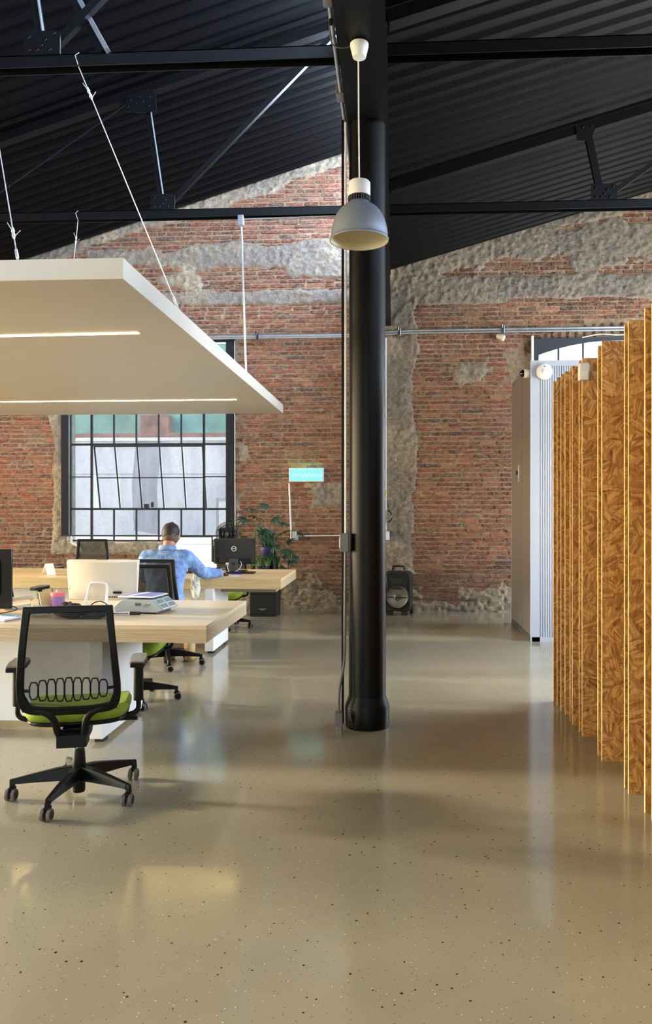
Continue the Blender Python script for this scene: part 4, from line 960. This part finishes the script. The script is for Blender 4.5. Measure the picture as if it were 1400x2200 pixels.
def crumple(rx, ry, rz_, seed, n=22, amp=.3):
    r = random.Random(seed); ph_ = [(r.uniform(0, 6), r.uniform(2, 5), r.uniform(2, 5)) for _ in range(6)]
    vs = []; fs = []
    for i in range(n//2+1):
        for k in range(n):
            th = PI*i/(n//2); a = 2*PI*k/n; d = 1+amp*sum(math.sin(p+q*a+s*th*2) for p, q, s in ph_)/6+r.uniform(-.06, .06)
            vs.append((rx*math.sin(th)*math.cos(a)*d, ry*math.sin(th)*math.sin(a)*d, max(0, rz_*(1-math.cos(th))*.5*d)))
    for i in range(n//2):
        for k in range(n): fs.append((i*n+k, i*n+(k+1) % n, (i+1)*n+(k+1) % n, (i+1)*n+k))
    return B().add(vs, fs)
obj('bag_film', crumple(.09, .07, .07, 3), sheer('clear_film', (200, 220, 230), .55, True), pb, smooth=25)
fb = tag(obj('floral_pouch', crumple(.11, .06, .10, 9), pm('dark_floral_cloth', (40, 30, 42), .8, var=.9, scale=40), smooth=35), 'dark floral cloth pouch lying behind the chair mesh', 'pouch'); fb.location = (-2.13, 4.93, DT)
fb2 = tag(obj('dark_scarf', crumple(.09, .05, .045, 15), pm('dark_green_cloth', (44, 48, 34), .8, var=.8, scale=50), smooth=35), 'dark crumpled scarf right of the floral pouch', 'scarf'); fb2.location = (-1.97, 4.95, DT)
tag(obj('charging_cable', B().tube(spline([(-2.07, 5.08, DT+.004), (-2.05, 5.10, DT+.07), (-2.0, 5.12, DT+.09), (-1.95, 5.12, DT+.06), (-1.94, 5.08, DT+.004), (-1.96, 5.0, DT+.004)]), .004, 8), 'blackgloss', smooth=60), 'black cable looping up before the white loop stand', 'cable')
tag(obj('desk_cable', B().tube(spline([(-2.95, 5.25, DT+.004), (-2.80, 5.22, DT+.03), (-2.68, 5.18, DT+.05), (-2.62, 5.2, DT+.02), (-2.7, 5.1, DT+.004), (-2.9, 5.0, DT+.004)]), .0035, 8), 'blackgloss', smooth=60), 'loose black cable coiled beside the left monitor', 'cable')

# ---------------------------------------------------------------- things on the window desk
def px(x, y, z): return (x, y, z)
ms = thing('computer_monitor', 'monitor with a bright pale screen in front of the man', 'monitor', (-2.27, 8.42, DT))
obj('monitor_shell', B().box(-.25, .25, 0, .03, .10, .405), 'blackmatt', ms, bevel=.004); obj('lit_display', B().box(-.238, .238, -.002, .0, .115, .395), 'screen', ms)
obj('screen_line', B().box(-.238, .238, -.003, -.002, .318, .322).box(.15, .20, -.003, -.002, .175, .177), 'ink', ms); obj('monitor_stand', B().box(-.03, .03, .02, .05, 0, .2).box(-.12, .12, -.06, .10, 0, .012), 'blackmatt', ms, bevel=.003)
mb = thing('computer_monitor', 'black monitor seen from behind with a round white logo', 'monitor', (-1.815, 8.62, DT))
obj('rear_shell', B().box(-.238, .238, 0, .03, .085, .375).prism([(-.225, .10), (.225, .10), (.225, .33), (.19, .365), (-.19, .365), (-.225, .33)], -.03, .0), 'blackmatt', mb, bevel=.006)
obj('lower_recess', B().box(-.19, .19, -.034, -.03, .10, .155), 'blackgloss', mb)
obj('stand_neck', B().box(-.048, .048, -.06, -.035, .0, .15), 'darkgrey', mb, bevel=.003); obj('neck_hole', B().lathe([(.018, .0605), (.018, .062)], (0, 0, .095), 20, mR), 'blackgloss', mb)
obj('stand_foot', B().box(-.13, .13, -.10, .12, 0, .012), 'blackgloss', mb, bevel=.003)
lr = B()
for k in range(32):
    a, b = 2*PI*k/32, 2*PI*(k+1)/32; lr.bar((.027*math.cos(a), -.033, .262+.027*math.sin(a)), (.027*math.cos(b), -.033, .262+.027*math.sin(b)), .0055, .003)
obj('logo_ring', lr, 'white_mark', mb); text('logo_letters', 'DELL', .020, 'white_mark', mb, Matrix.Translation((0, -.034, .262)) @ Matrix.Rotation(PI/2, 4, 'X'))
obj('power_cable', B().tube(spline([(.075, -.035, .12), (.09, -.05, .08), (.05, -.07, .02), (-.03, -.10, .008), (-.06, -.08, .05), (-.06, -.05, .10)]), .003, 6), 'white_plastic', mb, smooth=60)
obj('cable_plug', B().box(-.09, -.055, -.05, -.035, .085, .105), 'paper', mb)
kb = tag(obj('keyboard', B().box(-.20, .22, -.07, .07, 0, .018), 'blackgloss', bevel=.004), 'black keyboard under the rear-facing monitor', 'keyboard'); kb.location = (-1.76, 8.40, DT)
tag(obj('blue_pad', B().box(-1.78, -1.66, 8.255, 8.30, DT, DT+.006), 'blue'), 'small blue pad at the edge of the keyboard', 'pad')
mo = tag(obj('computer_mouse', B().ball((0, 0, .0), .035, 16, (.8, 1.4, .8)), 'blackgloss', smooth=60), 'dark mouse under the right hand of the man', 'mouse'); mo.location = (-1.80, 8.11, DT+.015)
tag(obj('paper_slip', B().box(-1.74, -1.64, 8.02, 8.10, DT, DT+.001), 'paper'), 'small white paper slip right of the hand', 'paper')
for k, (dx, dy, rz_) in enumerate(((0, 0, 10), (.01, .02, -8), (-.02, .01, 22), (.02, -.01, 4))):
    o = tag(obj('paper_sheet', B().box(-.10, .10, -.07, .07, 0, .012), 'paper'), ['lowest white sheet of the pile before the screen', 'second sheet of the white pile before the screen', 'third sheet of the white pile before the screen', 'top sheet of the white pile before the screen'][k], 'paper', 'papers before the screen')
    o.location = (-2.0+dx, 8.13+dy, DT+.013*k+.001); o.rotation_euler = (0, 0, RC(rz_))
cr1 = tag(obj('crumpled_bag', crumple(.085, .06, .085, 21), 'paper', smooth=25), 'crumpled white bag on the papers beside the sleeve', 'bag'); cr1.location = (-2.0, 8.18, DT+.054)
cr3 = tag(obj('hanging_bag', crumple(.055, .04, .22, 27, amp=.6), 'paper', smooth=25), 'crumpled white bag hanging at the desk edge just right of the man', 'bag'); cr3.location = (-2.03, 7.74, .56); cr3.scale = (.8, .8, 1)
fan = thing('desk_fan', 'round black caged desk fan behind the rear-facing monitor', 'fan', (-1.955, 8.86, DT), RC(12))
fz = .42
obj('fan_base', B().lathe([(.09, 0), (.09, .015), (.03, .03), (.02, .04)], n=24), 'blackgloss', fan, smooth=40); obj('fan_neck', B().tube([(0, .03, .03), (0, .05, .30), (0, .03, .42)], .014, 10), 'blackgloss', fan, smooth=60)
obj('motor_housing', B().lathe([(.02, -.11), (.045, -.10), (.05, -.03), (.04, -.01)], (0, .03, fz), 24, mR), 'blackgloss', fan, smooth=40)
cg = B()
for k in range(60):
    a = 2*PI*k/60; c, s = math.cos(a), math.sin(a)
    cg.tube([(.022*c, -.055, fz+.022*s), (.08*c, -.05, fz+.08*s), (.125*c, -.02, fz+.125*s), (.133*c, .02, fz+.133*s), (.09*c, .055, fz+.09*s), (.03*c, .06, fz+.03*s)], .0028, 4)
for r_, y in ((.133, .015), (.10, -.038), (.05, -.054)):
    cg.tube([(r_*math.cos(2*PI*k/32), y, fz+r_*math.sin(2*PI*k/32)) for k in range(33)], .003, 6)
g_ = obj('wire_cage', cg, 'blackgloss', fan, smooth=60)
obj('cage_badge', B().lathe([(.024, .055), (.024, .060)], (0, 0, fz), 20, mR), 'darkgrey', fan)
for k in range(5):
    a = 2*PI*k/5; m = Matrix.Translation((0, 0, fz)) @ Matrix.Rotation(a, 4, 'Y') @ Matrix.Rotation(.5, 4, 'X')
    obj('fan_blade', B().prism([(.02, -.005), (.10, -.02), (.115, .03), (.09, .06), (.03, .03)], -.002, .002, 'Y', m), pm('fan_blade_black', (24, 26, 34), .3) if k == 0 else bpy.data.materials['fan_blade_black'], fan)
def tent(name, label, loc, rz, w_, h, d):
    t = thing(name, label, 'card', loc, rz)
    obj('front_leaf', B().prism([(-d/2, 0), (-.001, h), (.001, h), (-d/2+.003, 0)], -w_/2, w_/2, 'X'), 'paper', t); obj('rear_leaf', B().prism([(d/2, 0), (.001, h), (-.001, h), (d/2-.003, 0)], -w_/2, w_/2, 'X'), 'paper', t); return t
t_ = tent('tent_card', 'small folded white tent card on the window desk left end', (-3.60, 8.12, DT), RC(58), .10, .12, .11); t_.location.x = -3.74
pc_ = thing('sign_holder', 'upright pale paper card standing left of the man', 'card', (-2.60, 8.10, DT))
obj('card_sheet', B().box(-.055, .055, 0, .004, .0, .235), pm('pinkish_paper', (240, 228, 218), .7), pc_); obj('card_holder', B().box(-.06, .07, -.012, .02, 0, .09), 'white_plastic', pc_)
obj('faint_print', B().lathe([(.022, .001), (.022, .002)], (.0, 0, .14), 20, mR), pm('faint_print', (214, 202, 192), .7), pc_)
tag(obj('black_device', B().box(-3.52, -3.36, 8.50, 8.62, DT, DT+.06), 'blackmatt', bevel=.005), 'low black box near the back of the window desk', 'box')
tag(obj('reading_glasses', B().tube(spline([(-3.40, 8.15, DT+.004), (-3.38, 8.15, DT+.03), (-3.34, 8.15, DT+.03), (-3.32, 8.15, DT+.004)]), .003, 6).tube([(-3.32, 8.15, DT+.004), (-3.26, 8.16, DT+.006), (-3.22, 8.2, DT+.02)], .003, 6), 'darkgrey', smooth=60), 'thin wire glasses lying right of the tent card', 'glasses')
pd_ = thing('filing_pedestal', 'black file drawer box with silver handle behind the window desk', 'cabinet', (-1.805, 10.44, 0))
obj('pedestal_body', B().box(-.18, .18, .012, .42, .0, .62), 'blackmatt', pd_, bevel=.003); dfr = obj('drawer_front', B().box(-.17, .17, 0, .012, .03, .30), 'blackmatt', pd_, bevel=.003)
obj('drawer_front', B().box(-.17, .17, 0, .012, .31, .60), 'blackmatt', pd_, bevel=.003)
obj('bow_handle', B().prism([(-.055, .018), (.055, .018), (.04, .0), (.015, -.010), (-.015, -.010), (-.04, .0)], -.02, 0, 'Y', Matrix.Translation((.0, 0, .10))), 'chrome', dfr, bevel=.002)

# ---------------------------------------------------------------- plants
def lobed(size, mat_droop=.35, lobes=5):
    vs = []; fs = []; 
    for k in range(lobes*2+1):
        a = (k/(lobes*2)-.5)*2.5; L_ = size*(1.0-.18*abs(k-lobes)/lobes)*(1 if k % 2 == 0 else .72); wd = size*.058
        d = Vector((math.sin(a), math.cos(a), 0)); q = Vector((d.y, -d.x, 0)); n = len(vs)
        dz = -mat_droop*size
        vs += [Vector((0, 0, 0))-q*wd*.6, Vector((0, 0, 0))+q*wd*.6, d*L_*.55+q*wd+Vector((0, 0, dz*.2)), d*L_*.55-q*wd+Vector((0, 0, dz*.2)), d*L_+Vector((0, 0, dz)), d*L_*.5+Vector((0, 0, .02*size+dz*.1))]
        fs += [(n, n+1, n+5), (n+1, n+2, n+5), (n+2, n+4, n+5), (n+4, n+3, n+5), (n+3, n, n+5)]
    return B().add(vs, fs)
lv = [lobed(.16, .25), lobed(.13, .5), lobed(.18, .4, 6)]; LM = []
for b_ in lv:
    me_ = b_.mesh('leaf'); me_.materials.append(M['leaf']); me_.shade_smooth(); LM.append(me_)
plt = thing('potted_philodendron', 'tall dark green lobed plant in a blue pot against the bricks', 'plant', (-1.77, 10.66, .62))
obj('plant_pot', B().lathe([(.07, 0), (.085, .02), (.115, .25), (.125, .29), (.125, .325), (.11, .325)], n=28), 'pot_blue', plt, smooth=40); obj('pot_soil', B().lathe([(.001, .31), (.112, .31)], n=20, caps=False), pm('soil', (60, 46, 34), .95, var=.3, scale=50), plt)
LP = [(-.22, 1.48, .02), (-.06, 1.56, .0), (-.28, 1.33, -.05), (-.16, 1.36, .1), (.08, 1.36, -.02), (-.12, 1.22, -.12), (.16, 1.28, .05), (-.38, 1.16, .0), (.40, 1.17, .05), (.18, 1.12, -.08), (.12, .98, -.1), (.28, .92, 0), (.22, .82, -.12), (.30, .76, -.05), (-.02, 1.20, -.1), (.05, 1.08, -.14), (-.30, 1.10, .02), (.34, .84, .05), (.25, 1.02, .1), (.08, .86, -.12), (.20, .72, -.14)]
for k, (x, z_, y) in enumerate(LP):
    p = Vector((x, y, z_-.62)); s0 = Vector((random.uniform(-.04, .04), random.uniform(-.04, .04), .30))
    mid = s0.lerp(p, .5)+Vector((0, 0, .10)); obj('plant_stem', B().tube(spline([s0, mid, p], 5), .0045, 6), 'stem', plt, smooth=60)
    o = bpy.data.objects.new('leaf', LM[k % 3]); C.objects.link(o); o.parent = plt; o.location = p
    az = math.atan2(-(p.x), p.y if abs(p.y) > .05 else -.3)+random.uniform(-.7, .7)
    o.rotation_euler = (random.uniform(-.9, .5), random.uniform(-.5, .5), az); o.scale = [random.uniform(1.1, 1.6)]*3
gb = B()
def grass(n, R0, H, seed, lean=.6, wd=.006):
    r = random.Random(seed); b_ = B()
    for k in range(n):
        a = r.uniform(0, 2*PI); ln = H*r.uniform(.6, 1.1); l_ = lean*r.uniform(.3, 1); d = Vector((math.cos(a), math.sin(a), 0)); q = Vector((-d.y, d.x, 0))*wd
        s0 = d*R0*r.random(); p1 = s0+d*l_*ln*.35+Vector((0, 0, ln*.7)); p2 = s0+d*l_*ln+Vector((0, 0, ln*(1-.3*l_)))
        b_.add([s0-q, s0+q, p1+q*1.2, p1-q*1.2, p2], [(0, 1, 2, 3), (3, 2, 4)])
    return b_
o = obj('leaf_tuft', grass(90, .10, .30, 5, .7, .006), 'leaf', plt); o.location = (0, 0, .30); o['kind'] = 'stuff'
for k, (x, mat_, nm, lab) in enumerate(((-1.955, 'leaf_light', 'potted_fern', 'bright green small plant at the left end of the front row'), (-1.86, 'leaf_light', 'potted_succulent', 'small grey green potted plant second in the front row'), (-1.745, 'leaf_light', 'potted_succulent', 'small grey green potted plant third in the front row'), (-1.635, 'leaf', 'potted_succulent', 'small dark green potted plant at the right end of the front row'))):
    t = thing(nm, lab, 'plant', (x, 10.49, .62), random.random()*6, 'row of little pots on the black pedestal')
    obj('small_pot', B().lathe([(.03, 0), (.036, .07), (.034, .07)], n=16), 'blackmatt', t, smooth=40)
    a_ = obj('leaf_tuft', grass(46, .03, .19 if k else .25, 40+k, .95, .006), mat_, t); a_.location.z = .06; a_['kind'] = 'stuff'
    if k in (1, 2): b__ = obj('pale_tuft', grass(34, .03, .15, 60+k, .8, .003), pm('pale_grey_leaf', (150, 160, 140), .6) if k == 1 else bpy.data.materials['pale_grey_leaf'], t); b__.location.z = .06; b__['kind'] = 'stuff'

# ---------------------------------------------------------------- trolley speaker
sk = thing('trolley_speaker', 'black portable speaker with handle and big round cone by the wall', 'speaker', (.03, 10.70, 0), RC(-10))
obj('speaker_body', B().prism([(-.16, .05), (.16, .05), (.18, .08), (.185, .5), (.17, .57), (.14, .60), (-.14, .60), (-.17, .57), (-.185, .5), (-.18, .08)], .0, .26), 'blackmatt', sk, bevel=.012)
obj('front_bezel', B().prism([(-.14, .36), (.14, .36), (.155, .54), (.13, .575), (-.13, .575), (-.155, .54)], -.012, .004), 'blackgloss', sk, bevel=.006)
obj('horn_flare', B().prism([(-.12, .52), (.12, .52), (.06, .43), (-.06, .43)], -.02, -.010), 'blackmatt', sk, bevel=.004)
obj('cone_ring', B().lathe([(.172, -.005), (.172, .02), (.150, .024), (.148, -.002)], (0, 0, .25), 48, mR), 'blackgloss', sk, smooth=30)
obj('speaker_cone', B().lathe([(.149, .016), (.13, .006), (.05, .0), (.04, .012), (.001, .02)], (0, 0, .25), 48, mR, caps=False), 'baffle', sk, smooth=50)
obj('grille_bar', B().box(-.15, .15, -.026, -.016, .243, .255), 'blackgloss', sk); obj('silver_clip', B().box(-.035, -.02, -.032, -.02, .225, .265), 'chrome', sk)
obj('carry_handle', B().tube(spline([(-.085, .12, .59), (-.08, .12, .655), (-.06, .12, .672), (.06, .12, .672), (.08, .12, .655), (.085, .12, .59)], 5), .014, 10), 'blackmatt', sk, smooth=60)
for s in (-1, 1):
    obj('trolley_wheel', B().lathe([(.05, -.02), (.05, .02)], (s*.17, .22, .05), 20, mY), 'blackmatt', sk, smooth=40)
    obj('speaker_foot', B().box(s*.10-.04, s*.10+.04, .0, .06, 0, .055), 'blackmatt', sk, bevel=.004)

# ---------------------------------------------------------------- the man
mn = thing('person', 'person in a faded denim jacket sitting at the window desk, back turned', 'person', (-2.19, 7.20, 0))
O = Vector((-2.19, 7.20, 0))
def L_(x, y, z_): return Vector((x, y, z_))-O
def limb(b_, pts, rs, n=16):
    P = spline(pts, 4); R_ = []
    for i in range(len(P)):
        t = i/4; k = min(int(t), len(rs)-2); f = t-k; a, c = rs[k], rs[k+1]
        a = a if isinstance(a, tuple) else (a, a); c = c if isinstance(c, tuple) else (c, c)
        R_.append((a[0]*(1-f)+c[0]*f, a[1]*(1-f)+c[1]*f))
    b_.tube(P, R_, n)
    for p, r_ in ((P[0], R_[0]), (P[-1], R_[-1])): b_.ball(p, min(r_)*.98, 14)
HC = L_(-2.225, 7.53, 1.222)
def torso(b_, g):
    # x radius, y radius; axis upward
    secs = [(L_(-2.19, 7.17, .50), .175, .135), (L_(-2.19, 7.20, .60), .165, .125), (L_(-2.20, 7.25, .74), .155, .11), (L_(-2.215, 7.32, .88), .18, .12), (L_(-2.225, 7.37, .98), .20, .115), (L_(-2.228, 7.41, 1.045), .165, .085), (L_(-2.23, 7.43, 1.08), .085, .07)]
    N = 28; vs = []; fs = []
    for p, rx, ry in secs:
        for k in range(N):
            a = 2*PI*k/N; vs.append((p.x+math.copysign(abs(math.cos(a))**.8, math.cos(a))*(rx+g), p.y+math.sin(a)*(ry+g), p.z))
    for i in range(len(secs)-1):
        for k in range(N): fs.append((i*N+k, i*N+(k+1) % N, (i+1)*N+(k+1) % N, (i+1)*N+k))
    fs += [tuple(range(N-1, -1, -1)), tuple((len(secs)-1)*N+k for k in range(N))]; b_.add(vs, fs)
RS, RE, RW = L_(-2.03, 7.40, 1.0), L_(-1.925, 7.66, .835), L_(-1.835, 7.93, .815)
LS, LE, LW = L_(-2.42, 7.40, 1.0), L_(-2.53, 7.62, .80), L_(-2.37, 7.92, .815)
def arms(b_, g):
    for S, E_, W_, si in ((RS, RE, RW, 1), (LS, LE, LW, -1)):
        limb(b_, [S+Vector((-.06*si, -.02, .0)), S, S.lerp(E_, .5), E_, E_.lerp(W_, .4), W_], [.075+g, .068+g, .052+g, .046+g, .043+g, .028+g])
body = B(); torso(body, 0); arms(body, 0)
limb(body, [L_(-2.228, 7.40, 1.02), L_(-2.228, 7.45, 1.10), HC+Vector((0, -.02, -.03))], [.07, .058, .055])
body.ball(HC, .1, 24, (.80, .98, 1.10)); limb(body, [HC+Vector((0, .02, -.05)), HC+Vector((0, .07, -.085))], [.06, .035])
for s in (-1, 1):
    body.ball(HC+Vector((s*.084, .0, -.02)), .03, 12, (.35, .6, 1.05)); limb(body, [L_(-2.19+s*.09, 7.2, .53), L_(-2.19+s*.11, 7.42, .535), L_(-2.19+s*.14, 7.62, .50)], [.085, .078, .06])
body.ball(HC+Vector((0, .105, -.02)), .018, 10, (.7, 1.1, 1.4))
def hand(b_, W_, si, mouse):
    d = Vector((.12*si*0, 1, 0)).normalized()
    P = W_+Vector((0, .055, -.004)); b_.ball(P, .042, 14, (.92, 1.15, .50))
    for k in range(4):
        x = (k-1.5)*.019; ln = (.050, .064, .062, .052)[k] if si > 0 else (.052, .062, .064, .05)[k]
        a = P+Vector((x, .035, .006)); limb(b_, [a, a+Vector((x*.15, ln*.5, .010)), a+Vector((x*.2, ln*.85, -.004)), a+Vector((x*.2, ln, -.022))], [.0105, .0095, .0088, .008], 8)
    a = P+Vector((-si*.032, -.012, 0)); limb(b_, [a, a+Vector((-si*.022, .022, -.002)), a+Vector((-si*.022, .052, -.012))], [.014, .0115, .0095], 8)
hand(body, RW, 1, True); hand(body, LW, -1, False)
# legs: knees forward, feet tucked back under the seat
KN = {}
for s in (-1, 1):
    kx = L_(-2.19+s*.14, 7.62, .49); ft = L_(-1.985 if s > 0 else -2.20, 7.34, .10)
    KN[s] = (kx, ft); limb(body, [kx, kx.lerp(ft, .45)+Vector((0, -.03, 0)), ft], [.06, .052, .038])
    limb(body, [ft, ft+Vector((0, .06, -.05)), ft+Vector((0, .16, -.065))], [.036, .034, .028])
def remesh(o, vox, smooth_it=6):
    md = o.modifiers.new('remesh', 'REMESH'); md.mode = 'VOXEL'; md.voxel_size = vox; md.use_smooth_shade = True
    ms_ = o.modifiers.new('smooth', 'SMOOTH'); ms_.iterations = smooth_it; ms_.factor = .5
bo = obj('body', body, 'skin', mn); remesh(bo, .0065, 3)
jk = B(); torso(jk, .022); arms(jk, .016)
jo = obj('denim_jacket', jk, 'denim', mn); remesh(jo, .011, 4)
tx = bpy.data.textures.new('creases', 'CLOUDS'); tx.noise_scale = .07
md = jo.modifiers.new('creases', 'DISPLACE'); md.texture = tx; md.strength = .022; md.mid_level = .5
cl_ = B()
cl_.tube([L_(-2.228+.078*math.cos(a), 7.425+.072*math.sin(a), 1.098-.012*math.sin(a)) for a in [2*PI*k/20 for k in range(21)]], [(.010, .026)]*21, 8)
obj('jacket_collar', cl_, 'denim', jo, smooth=60)
def onback(x, z_): # y on the jacket back
    t = (z_-.88)/.10; cy = 7.32+.05*t; ry = .142-.005*t; rx = .202+.02*t; u_ = min(.98, abs((x+2.22)/rx)); return cy-ry*math.sqrt(1-u_**2.2)-.006
sm = B(); pts = [L_(x, onback(x, .985-.02*abs(x+2.22)), .985-.02*abs(x+2.22)) for x in [-2.40+.03*k for k in range(13)]]
sm.tube(pts, .004, 6)
for (xa, za, xb, zb) in ((-2.27, 1.035, -2.20, 1.035), (-2.20, 1.035, -2.195, 1.0), (-2.195, 1.0, -2.275, 1.0), (-2.275, 1.0, -2.27, 1.035)):
    sm.tube([L_(xa, onback(xa, za)+.004, za), L_(xb, onback(xb, zb)+.004, zb)], .0035, 6)
obj('yoke_seam', sm, 'denim_seam', jo, smooth=60)
tr_ = B()
limb(tr_, [L_(-2.19, 7.17, .56), L_(-2.19, 7.17, .46)], [(.17, .14), (.18, .15)], 20)
for s in (-1, 1):
    kx, ft = KN[s]; limb(tr_, [L_(-2.19+s*.09, 7.2, .53), L_(-2.19+s*.11, 7.42, .535), kx], [.10, .092, .075]); limb(tr_, [kx, kx.lerp(ft, .45)+Vector((0, -.03, 0)), ft+Vector((0, 0, .02))], [.075, .068, .055])
to = obj('khaki_trousers', tr_, 'khaki', mn); remesh(to, .012, 4)
for s in (-1, 1):
    kx, ft = KN[s]; sb = B(); limb(sb, [ft+Vector((0, -.02, .0)), ft+Vector((0, .0, -.045)), ft+Vector((0, .10, -.055)), ft+Vector((0, .20, -.07))], [.048, (.046, .05), (.044, .04), (.036, .026)])
    so = obj('suede_shoe', sb, 'suede', mn); remesh(so, .01, 3)
# hair: dark crown over short faded sides
hr = B(); hr.ball(HC+Vector((0, -.006, .022)), .1, 28, (.84, 1.0, 1.04))
vs2 = [v for v in hr.v]
hr2 = B(); N = 28
keep_f = [f for f in hr.f if len(f) == 4 and sum(vs2[i][2]-HC.z+.35*(vs2[i][1]-HC.y)*-1 for i in f)/4 > .012]
hr2.v = vs2; hr2.f = keep_f
ho = obj('hair_crown', hr2, 'hair', mn, smooth=80, solid=.008)
md = ho.modifiers.new('tuft', 'DISPLACE'); tx2 = bpy.data.textures.new('tufts', 'CLOUDS'); tx2.noise_scale = .03; md.texture = tx2; md.strength = .022
hs = B(); hs.ball(HC+Vector((0, -.008, .0)), .1, 28, (.818, .985, 1.09)); vs3 = list(hs.v)
hs2 = B(); hs2.v = vs3; hs2.f = [f for f in hs.f if len(f) == 4 and -.072 < sum(vs3[i][2]-HC.z for i in f)/4 < .05 and sum(vs3[i][1]-HC.y for i in f)/4 < .035]
obj('hair_sides', hs2, 'hair_short', mn, smooth=80, solid=.004)
for s in (-1, 1):
    e = obj('eye', B().ball(HC+Vector((s*.032, .092, .0)), .011, 10), 'white_mark', mn, smooth=60)
mt_ = obj('mouth', B().tube([HC+Vector((-.022, .098, -.068)), HC+Vector((0, .105, -.067)), HC+Vector((.022, .098, -.068))], .004, 6), pm('lips', (150, 84, 76), .5), mn, smooth=60)
